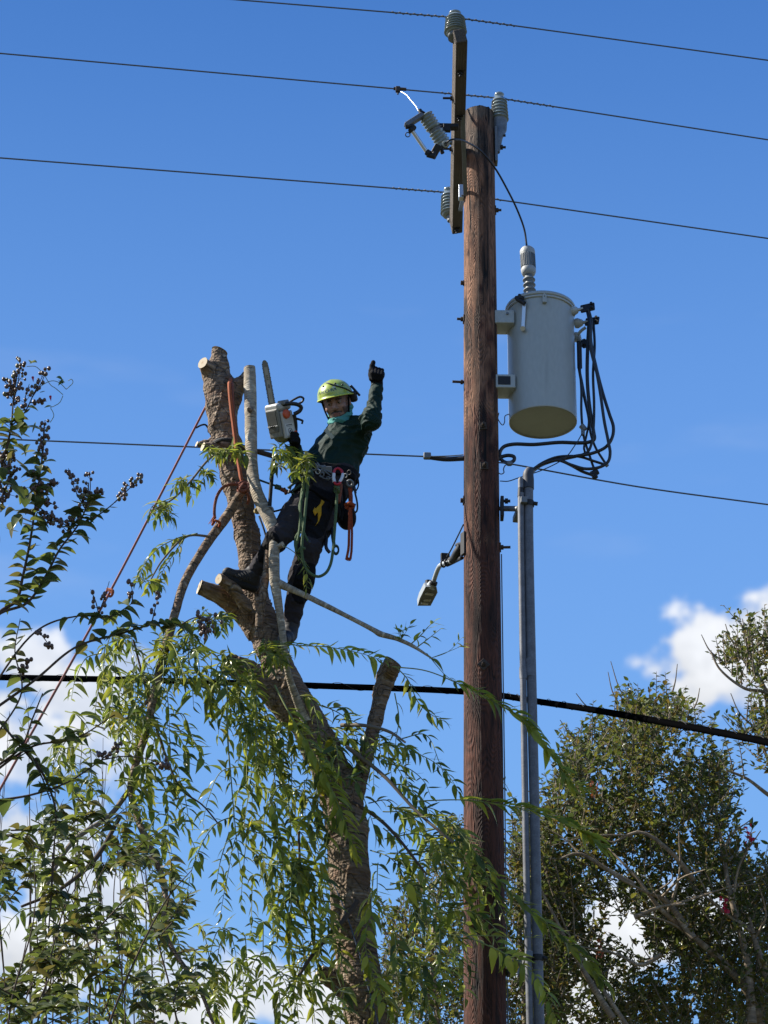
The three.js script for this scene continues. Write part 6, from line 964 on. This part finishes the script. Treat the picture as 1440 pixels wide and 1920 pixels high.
// ---------------------------------------------------------------- near shrub at the left with seed clusters
{
  const base = P(-60, 2400, 8.4); base.y = 0;
  const o = thing('seed_shrub', 'leafy shrub with round brown seed capsules at the left edge', 'shrub', base);
  const fol = new Foliage(o, ovalLeaf), D = 8.5, twigs = [], caps = [];
  const capGeo = new THREE.SphereGeometry(1, 9, 7); capGeo.scale(0.92, 1.12, 0.92);
  const stem = (list, r0, r1, mat = M.darkTwig) => { const p = list.map(([x, y, d]) => P(x, y, d ?? D)); part('stem', tube(p, [r0 * 0.72, r1 * 0.8], { seg: 8, step: 0.02, vary: (a, l) => 1 + 0.07 * noise(a, l * 25, 2) }), mat, o); return p; };
  const leafy = (p, n, size, from = 0.1, to = 1, k = 1) => { const cv = new THREE.CatmullRomCurve3(p); for (let i = 0; i < n; i++) { const t = mix(from, to, (i + rr(-0.3, 0.3)) / n), q = cv.getPoint(clamp(t)), T = cv.getTangent(clamp(t)); fol.add(q, T.clone().multiplyScalar(0.35).add(V((i % 2 ? 1 : -1) * rr(0.5, 1.1), rr(-0.5, 0.25), rr(-0.6, 0.7))).normalize(), V(rr(-0.5, 0.5), 0.8, rr(-0.2, 0.8)), size * rr(0.65, 1.2), 'crape', k + rand()); } };
  const panicle = (x, y, ex, ey, n, d = D, w = 13) => {          // capsules on short stalks along an axis
    const a = P(x, y, d), b = P(ex, ey, d); twigs.push(tube([a, lerpP(a, b, 0.5).add(V(rr(-0.01, 0.01), 0, 0)), b], [0.003, 0.0012], { seg: 5, cap: false }));
    const m = mpp(x, y, d);
    n = Math.round(n * 1.1); for (let i = 0; i < n; i++) { const t = Math.pow(rand(), 0.8), c = lerpP(a, b, t), e = c.clone().add(V(rr(-1, 1), rr(-0.3, 0.9), rr(-0.8, 0.8)).normalize().multiplyScalar(m * w * (1.6 - t * 0.9) * rr(0.35, 1))); twigs.push(rod(c, e, 0.0013, 0.001, 4)); caps.push([e, rr(0.006, 0.0098)]); }
  };
  leafy(stem([[-60, 1230], [0, 1147], [30, 1127], [43, 1080], [55, 1023], [63, 973], [68, 933], [77, 873], [83, 795]], 0.011, 0.003), 48, 0.07, 0.2, 0.9);
  panicle(77, 880, 84, 788, 34, D, 12); panicle(70, 935, 62, 880, 22, D, 18); panicle(75, 920, 112, 905, 12); panicle(70, 960, 105, 985, 14); panicle(72, 950, 130, 1000, 20); panicle(70, 930, 110, 952, 12);
  leafy(stem([[-30, 1180], [0, 1150], [50, 1131], [85, 1081], [112, 1030], [146, 985], [163, 945], [166, 905]], 0.010, 0.003), 46, 0.07, 0.3, 0.9);
  panicle(165, 945, 168, 884, 16); panicle(160, 955, 128, 878, 26, D, 11); panicle(163, 930, 196, 922, 8); panicle(150, 975, 122, 985, 14);
  leafy(stem([[146, 985], [190, 962], [215, 942], [235, 924]], 0.005, 0.002), 8, 0.05, 0.0, 0.6); panicle(215, 942, 266, 892, 24, D, 13);
  leafy(stem([[-20, 960], [15, 830], [22, 790], [25, 750], [32, 700]], 0.008, 0.003), 18, 0.07, 0.05, 0.6, 1.5); panicle(25, 755, 38, 676, 40, D, 16); panicle(25, 740, 8, 715, 12); panicle(28, 760, 12, 735, 10);
  leafy(stem([[20, 800], [45, 775], [65, 735], [80, 705]], 0.005, 0.002), 8, 0.05, 0.05, 0.5); panicle(60, 745, 88, 690, 14, D, 9); panicle(55, 755, 88, 752, 8, D, 8); panicle(45, 770, 55, 720, 10);
  panicle(-10, 900, 20, 850, 34, D, 20); panicle(0, 940, 30, 880, 30, D, 20); panicle(-20, 960, 12, 930, 14, D, 14);
  for (let i = 0; i < 60; i++) fol.add(P(rr(-30, 75), rr(780, 1000), D + rr(-0.15, 0.15)), V(rr(-1, 1), rr(-0.8, 0.3), rr(-0.5, 0.6)).normalize(), V(rr(-0.5, 0.5), 0.8, 0.6), rr(0.05, 0.085), 'crape', 1.5 + rand());
  leafy(stem([[-60, 1360], [70, 1182], [147, 1155], [205, 1156], [250, 1130]], 0.007, 0.002), 18, 0.062, 0.45, 1); leafy(stem([[-40, 1350], [63, 1277], [143, 1213], [230, 1187], [300, 1168], [340, 1172]], 0.009, 0.003), 30, 0.062, 0.45, 1); leafy(stem([[-40, 1420], [40, 1300], [28, 1220], [38, 1160]], 0.006, 0.002), 20, 0.06, 0.2, 1);
  panicle(185, 1150, 205, 1090, 8, D, 7); panicle(185, 1150, 170, 1105, 6, D, 7); panicle(248, 1131, 242, 1085, 7, D, 6); panicle(284, 1171, 298, 1112, 9, D, 7); panicle(72, 1183, 96, 1216, 12, D, 9); panicle(34, 1262, 56, 1240, 10, D, 9); stem([[338, 1172], [366, 1158], [392, 1162], [388, 1186]], 0.004, 0.002); panicle(390, 1160, 385, 1190, 30, D, 20); stem([[190, 1425], [235, 1418], [280, 1424], [312, 1440]], 0.004, 0.002); panicle(296, 1430, 314, 1442, 16, D, 11); panicle(190, 1424, 226, 1396, 20, D, 12);
  for (const [l, n] of [[[[-40, 1470], [60, 1400], [140, 1385], [215, 1340]], 16], [[[-40, 1505], [60, 1490], [130, 1465], [190, 1425]], 14], [[[30, 1380], [80, 1450], [104, 1520], [100, 1600]], 20], [[[-20, 1330], [30, 1390], [70, 1440], [95, 1500]], 14], [[[-10, 1440], [40, 1400], [60, 1350], [80, 1300]], 12], [[[100, 1600], [96, 1680], [90, 1760]], 14]]) leafy(stem(l, 0.008, 0.003), n, 0.066, 0.05, 1);
  // the leafy mass low at the left: many short shoots
  const inMass = (x, y) => y > 1545 + 40 * noise(x * 0.01, 3) + (x > 230 ? (x - 230) * 0.9 : 0);
  for (let i = 0; i < 250; i++) { const x = rr(-60, 330), y = rr(1500, 1960), d = rr(8.3, 10.4); if (!inMass(x, y) || noise(x * 0.013, y * 0.013, 7) > 0.12) continue; const a = P(x, y, d), b = a.clone().add(V(rr(-0.2, 0.2), rr(-0.08, 0.2), rr(-0.14, 0.14))); twigs.push(tube([a, lerpP(a, b, 0.5).add(V(rr(-0.02, 0.02), 0, 0)), b], [0.0035, 0.0015], { seg: 4, cap: false })); leafy([a, lerpP(a, b, 0.5), b], 14, 0.056, 0, 1, 0.01); }
  for (let i = 0; i < 14; i++) { const x = rr(-40, 300), d = rr(8.6, 10), w = rr(-90, 90); stem([[x - w * 1.5, 2050, d], [x - w * 0.9, 1880, d], [x + rr(-20, 20), rr(1680, 1760), d], [x + w * 0.7, rr(1560, 1640), d]], rr(0.005, 0.009), 0.002); }
  const tw = part('stalks', join(twigs), M.darkTwig, o); tw.userData.kind = 'stuff';
  caps.forEach(([p, r], i) => { if (i < 300) { const m = part('seed_capsule', capGeo, i % 5 ? M.berry : M.berryGreen, o); m.position.add(p); m.scale.setScalar(r); } });
  const rest = caps.slice(300); if (rest.length) { const im = new THREE.InstancedMesh(capGeo, M.berry, rest.length); im.name = 'seed_capsules'; im.userData.kind = 'stuff'; rest.forEach(([p, r], i) => im.setMatrixAt(i, new THREE.Matrix4().compose(p.clone().sub(o.position), new THREE.Quaternion(), V(r, r, r)))); o.add(im); }
  fol.finish(300);
  for (let i = 0; i < 3; i++) part('main_stem', tube([base.clone().add(V(i * 0.15 - 0.1, 0, i * 0.1)), base.clone().add(V(-0.1 + i * 0.1, 1.6, 0)), P(-60 + i * 90, 1990, 8.6 + i * 0.4)], [0.05, 0.035, 0.018], { seg: 10 }), M.crapeBark, o);
  // a twining vine at its top
  const v = thing('vine', 'thin curling vine with tiny leaves and pink buds above the left shrub', 'vine', P(90, 720, D));
  const vs = [[[50, 687], [66, 687], [76, 695], [84, 705], [95, 722], [104, 728], [118, 740]], [[75, 725], [90, 716], [100, 714], [112, 718], [124, 730]], [[124, 730], [137, 717], [134, 711], [128, 714]], [[118, 742], [112, 755], [100, 762], [95, 764], [99, 772], [101, 780], [94, 792]]].map(l => tube(pxs(l, D), 0.0016, { seg: 5 }));
  vs.forEach(g => part('tendril', g, M.greenTwig, v));
  const vf = new Foliage(v, ovalLeaf); for (const [x, y] of [[105, 708], [112, 714], [122, 717], [70, 680], [60, 677], [97, 762], [75, 735]]) vf.add(P(x, y, D), V(rr(-1, 1), rr(-0.6, 0.3), 0.3).normalize(), V(0, 0.6, 0.8), 0.032, 'tree', 1); vf.finish(30);
  for (const [x, y] of [[95, 748], [62, 712]]) part('bud', placeG(new THREE.ConeGeometry(0.006, 0.03, 7), P(x, y, D), quatTo(V(0.2, -1, 0.2))), M.flower, v);
}

// ---------------------------------------------------------------- bare twiggy shrub behind it
{
  const base = P(150, 2300, 15.5); base.y = 0; const o = thing('bare_shrub', 'bare grey twiggy shrub standing behind the left shrub', 'shrub', base), g = [];
  for (let i = 0; i < 22; i++) { const x = rr(-40, 330), top = 1310 + 0.9 * Math.max(0, x - 120) + rr(0, 260), d = rr(14.5, 16.5), w = rr(-40, 40); g.push(tube([P(x - w * 1.2, 1950, d), P(x - w * 0.6, 1700, d), P(x, (top + 1650) / 2, d), P(x + w * rr(0.2, 0.8), top, d)], [rr(0.004, 0.007), 0.0016], { seg: 5, cap: false })); for (let k = 0; k < 6; k++) { const y = rr(top, 1650), q = P(x + rr(-3, 3), y, d); g.push(rod(q, P(x + rr(-28, 28), y - rr(15, 50), d), 0.002, 0.0012, 4)); } }
  const m = part('twigs', join(g), M.greyTwig, o); m.userData.kind = 'stuff';
  for (let i = 0; i < 4; i++) part('stem', tube([base.clone().add(V(i * 0.3 - 0.4, 0, 0)), P(20 + i * 80, 1930, 15.5)], [0.04, 0.02], { seg: 8, step: 0.4 }), M.twig, o);
}

// ---------------------------------------------------------------- bushy trees at the right
function bushyTree(label, D, outline, holes, limbs, n, seedSize, opt = {}) {
  const bx = limbs[0].list[0], base = P(bx[0], 1920, D); base.x += opt.dx ?? 0; base.y = 0;
  const o = thing('bushy_tree', label, 'tree', base, 'bushy brown-green trees at the right');
  const fol = new Foliage(o, smallOval), twigs = [];
  const inside = (x, y, poly) => { let c = false; for (let i = 0, j = poly.length - 1; i < poly.length; j = i++) { const [xi, yi] = poly[i], [xj, yj] = poly[j]; if ((yi > y) !== (yj > y) && x < (xj - xi) * (y - yi) / (yj - yi) + xi) c = !c; } return c; };
  limbs.forEach(({ list, r }, i) => { const p = list.map(([x, y, d]) => P(x, y, d ?? D)); if (i < (opt.trunks ?? 2)) p.unshift(base.clone().add(V((i - 0.5) * 0.25, 0, 0))); part('limb', tube(p, [r, r * 0.3], { seg: 9, step: 0.08, vary: (a, l) => 1 + 0.12 * noise(Math.cos(a), l * 6, Math.sin(a)) }), M.crapeBark, o);
    const lc = new THREE.CatmullRomCurve3(p, false, 'centripetal'); for (let k = 0; k < (opt.branches ?? 0); k++) { const t = rr(0.45, 0.98), a = lc.getPoint(t), T = lc.getTangent(t), e = a.clone().addScaledVector(T, rr(0.15, 0.5)).add(V(rr(-0.45, 0.45), rr(0.0, 0.3), rr(-0.25, 0.25))), mid = lerpP(a, e, 0.5).add(V(rr(-0.07, 0.07), rr(-0.07, 0.05), 0)); part('branch', tube([a, mid, e], [r * rr(0.28, 0.42), r * 0.1], { seg: 6, step: 0.05 }), M.crapeBark, o); } });
  const xs = outline.map(p => p[0]), ys = outline.map(p => p[1]), x0 = Math.min(...xs), x1 = Math.max(...xs), y0 = Math.min(...ys), y1 = Math.max(...ys);
  let made = 0, tries = 0;
  while (made < n && tries++ < n * 40) {
    const x = rr(x0, x1), y = rr(y0, y1); if (!inside(x + 16 * noise(x * 0.02, y * 0.02, 3), y + 22 * noise(x * 0.03, y * 0.02, 6), outline)) continue;
    let skip = false; for (const [hx, hy, hr, hk] of holes) if (Math.hypot(x - hx, (y - hy) * 1.1) < hr * (1 + 0.5 * noise(x * 0.05, y * 0.05, 1)) && rand() < (hk ?? 0.93)) skip = true; if (skip) continue;
    if (fbm(x * 0.016, y * 0.016, 4.4, 3) > 0.1 + 0.2 * rand()) continue;
    const d = D + rr(-1, 1) * (opt.deep ?? 1.1), a = P(x, y, d), up = V(rr(-0.5, 0.5), rr(0.2, 1), rr(-0.5, 0.5)).normalize().multiplyScalar(rr(0.12, 0.34)), b = a.clone().add(up);
    twigs.push(tube([a, lerpP(a, b, 0.5).add(V(rr(-0.02, 0.02), 0, rr(-0.02, 0.02))), b], [0.005, 0.0016], { seg: 4, cap: false }));
    const k = Math.round(up.length() * 46); for (let i = 0; i < k; i++) { const t = (i + rand()) / k; fol.add(lerpP(a, b, t).add(V(rr(-0.012, 0.012), 0, rr(-0.012, 0.012))), up.clone().normalize().multiplyScalar(0.4).add(V(rr(-1, 1), rr(-0.5, 0.5), rr(-1, 1))).normalize(), V(rr(-0.7, 0.7), 0.7, rr(-0.4, 0.7)), seedSize * rr(0.6, 1.2), 'autumn', 0); }
    made++;
  }
  // long bare-tipped shoots that break the outline
  for (const [x, y, dx, l] of opt.shoots ?? []) { const d = D + rr(-0.5, 0.5), pts = [P(x, y, d), P(x + dx * 0.4, y - l * 0.5, d), P(x + dx, y - l, d)]; twigs.push(tube(pts, [0.006, 0.0018], { seg: 5, cap: false })); const cv = new THREE.CatmullRomCurve3(pts), k = Math.round(l / 5); for (let i = 0; i < k; i++) { const t = i / k * (opt.bare ? 0.7 : 1); fol.add(cv.getPoint(t), V((i % 2 ? 1 : -1), rr(-0.1, 0.6), rr(-0.5, 0.5)).normalize(), V(0, 0.7, 0.7), seedSize * rr(0.5, 0.95), 'autumn', 0); } }
  for (const [x, y, dx, dy] of opt.bareShoots ?? []) twigs.push(tube([P(x, y, D), P(x + dx * 0.6, y + dy * 0.4, D), P(x + dx, y + dy, D)], [0.008, 0.003], { seg: 5, cap: false }));
  const tw = part('twigs', join(twigs), M.twig, o); tw.userData.kind = 'stuff';
  fol.finish(0);
  for (const [x, y, k] of opt.flowers ?? []) { const g = [], R = 0.05; for (let i = 0; i < 22; i++) { const s = placeG(new THREE.PlaneGeometry(0.02, 0.024, 2, 2), P(x, y, D - (opt.deep ?? 1.1)).add(V(rr(-R, R) * 0.5, rr(-R, R) * 1.2, rr(-R, R))), new THREE.Quaternion().setFromEuler(new THREE.Euler(rr(0, 6), rr(0, 6), rr(0, 6)))); g.push(s); } const f = part('flower_cluster', join(g), k ? M.deadLeaf : M.flower, o); f.userData.kind = 'stuff'; }
  return o;
}
const shoots = []; { const r = rng(12); for (const [x, y] of [[1090, 1380], [1110, 1350], [1130, 1330], [1150, 1320], [1172, 1310], [1185, 1330], [1200, 1300], [1215, 1330], [1230, 1290], [1240, 1320], [1252, 1295], [1265, 1310], [1278, 1300], [1290, 1330], [1305, 1320], [1320, 1345], [1060, 1420], [1045, 1460], [1075, 1410], [1335, 1370]]) shoots.push([x, y + 45, (r() - 0.5) * 26, 40 + r() * 45]); }
bushyTree('large bushy brown-green tree filling the right corner behind the conduit', 17, [[1010, 1960], [1005, 1780], [985, 1640], [1010, 1540], [1055, 1470], [1105, 1385], [1175, 1340], [1260, 1330], [1318, 1385], [1350, 1460], [1372, 1560], [1400, 1640], [1470, 1650], [1480, 1960]],
  [[1130, 1730, 36], [1175, 1790, 50], [1225, 1835, 36], [1245, 1680, 26, 0.85], [1090, 1800, 30], [1265, 1660, 18], [1150, 1860, 30, 0.7], [1020, 1700, 20, 0.6], [1310, 1660, 14, 0.6]],
  [{ list: [[1420, 1900, 16.2], [1350, 1800, 16.1], [1290, 1750, 16.0], [1235, 1700, 15.9], [1190, 1640, 15.9]], r: 0.036 }, { list: [[1150, 1910, 15.8], [1100, 1830, 15.8], [1060, 1760, 15.8], [1030, 1700, 15.8], [1000, 1640, 15.8]], r: 0.024 }, { list: [[1180, 1930, 15.8], [1120, 1840, 15.8], [1075, 1770, 15.9], [1040, 1690, 15.8]], r: 0.018 }, { list: [[1410, 1920, 16], [1400, 1800, 16], [1370, 1680, 16], [1350, 1560, 16.2]], r: 0.035 }, { list: [[1300, 1760, 15.9], [1250, 1690, 15.9], [1215, 1675, 15.8]], r: 0.03 }, { list: [[1440, 1830, 16], [1420, 1780, 16], [1405, 1720, 16]], r: 0.035 }, { list: [[1190, 1720, 15.8], [1240, 1700, 15.8], [1290, 1695, 15.8]], r: 0.018 }, { list: [[1300, 1650, 15.9], [1260, 1600, 15.8], [1200, 1560, 15.8], [1150, 1580, 15.8]], r: 0.022 }, { list: [[1190, 1660, 15.8], [1130, 1625, 15.8], [1085, 1600, 15.8], [1045, 1612, 15.8]], r: 0.02 }, { list: [[1240, 1790, 15.8], [1200, 1810, 15.8], [1160, 1790, 15.8], [1110, 1780, 15.8]], r: 0.018 }],
  2700, 0.056, { branches: 3, shoots, flowers: [[1358, 1698, 0], [1404, 1565, 0], [1115, 1482, 1], [1125, 1778, 1]], bareShoots: [[1130, 1340, -50, -40], [1105, 1400, -55, -50], [1110, 1430, -35, -45], [1190, 1330, -45, -90], [1160, 1320, -20, -60], [1260, 1300, 10, -55], [1300, 1330, 12, -40]], trunks: 1 });
const sh2 = []; { const r = rng(15); for (let i = 0; i < 12; i++) sh2.push([1350 + i * 9, 1245 - Math.max(0, i - 2) * 3, (r() - 0.6) * 24, 36 + r() * 40]); }
bushyTree('bushy treetop leaning in at the right edge against the cloud', 15.5, [[1352, 1238], [1378, 1218], [1408, 1196], [1450, 1190], [1500, 1215], [1500, 1325], [1432, 1300], [1398, 1290], [1368, 1270]], [], [{ list: [[1560, 1500, 15.5], [1500, 1400, 15.4], [1440, 1302, 15.2], [1395, 1290, 15.1], [1350, 1255, 15.1], [1332, 1220, 15.1]], r: 0.02 }, { list: [[1440, 1302, 15.2], [1410, 1240, 15.2], [1400, 1180, 15.2]], r: 0.015 }], 130, 0.045, { shoots: sh2, deep: 0.5, trunks: 1, dx: 2.2, bareShoots: [[1355, 1240, -40, -50], [1380, 1210, -20, -40], [1400, 1190, -8, -30]] });
bushyTree('leafy branches reaching in at the right edge below the cable', 15.0, [[1390, 1390], [1405, 1340], [1450, 1310], [1500, 1330], [1500, 1470], [1440, 1450], [1410, 1440]], [], [{ list: [[1560, 1620, 15], [1500, 1530, 15], [1440, 1490, 15], [1400, 1460, 15], [1365, 1445, 15]], r: 0.025 }, { list: [[1470, 1500, 15], [1430, 1400, 15], [1410, 1350, 15]], r: 0.015 }], 110, 0.05, { deep: 0.4, trunks: 1, dx: 2.6, shoots: [[1375, 1450, -18, 70], [1395, 1460, -12, 80], [1365, 1450, -25, 40], [1400, 1350, 5, 50], [1425, 1330, -6, 45]], bareShoots: [[1410, 1360, -40, -60]] });
bushyTree('dark bushy shrub low behind the conduit, just right of the pole', 16.2, [[940, 1960], [944, 1820], [950, 1600], [965, 1540], [985, 1525], [1020, 1560], [1050, 1640], [1075, 1800], [1080, 1960]], [[965, 1790, 22, 0.8], [970, 1690, 12, 0.7]], [{ list: [[985, 1920, 16.2], [975, 1760, 16.2], [970, 1600, 16.2]], r: 0.03 }], 430, 0.052, { deep: 0.5, trunks: 1, shoots: [[962, 1560, -4, 40], [975, 1550, 3, 50]] });
bushyTree('dense dark shrub at the foot of the picture left of the pole', 16.5, [[700, 1960], [705, 1780], [750, 1690], [800, 1620], [850, 1560], [885, 1560], [900, 1960]], [[760, 1800, 20, 0.7], [720, 1740, 22, 0.7]], [{ list: [[820, 1920, 16.5], [810, 1780, 16.5], [830, 1640, 16.5]], r: 0.03 }, { list: [[820, 1900, 16.5], [770, 1800, 16.5], [760, 1720, 16.5]], r: 0.02 }], 420, 0.05, { deep: 0.8, trunks: 1 });

scene.traverse(o => { if (o.isMesh) { o.castShadow = true; o.receiveShadow = true; } });
renderer.render(scene, camera);
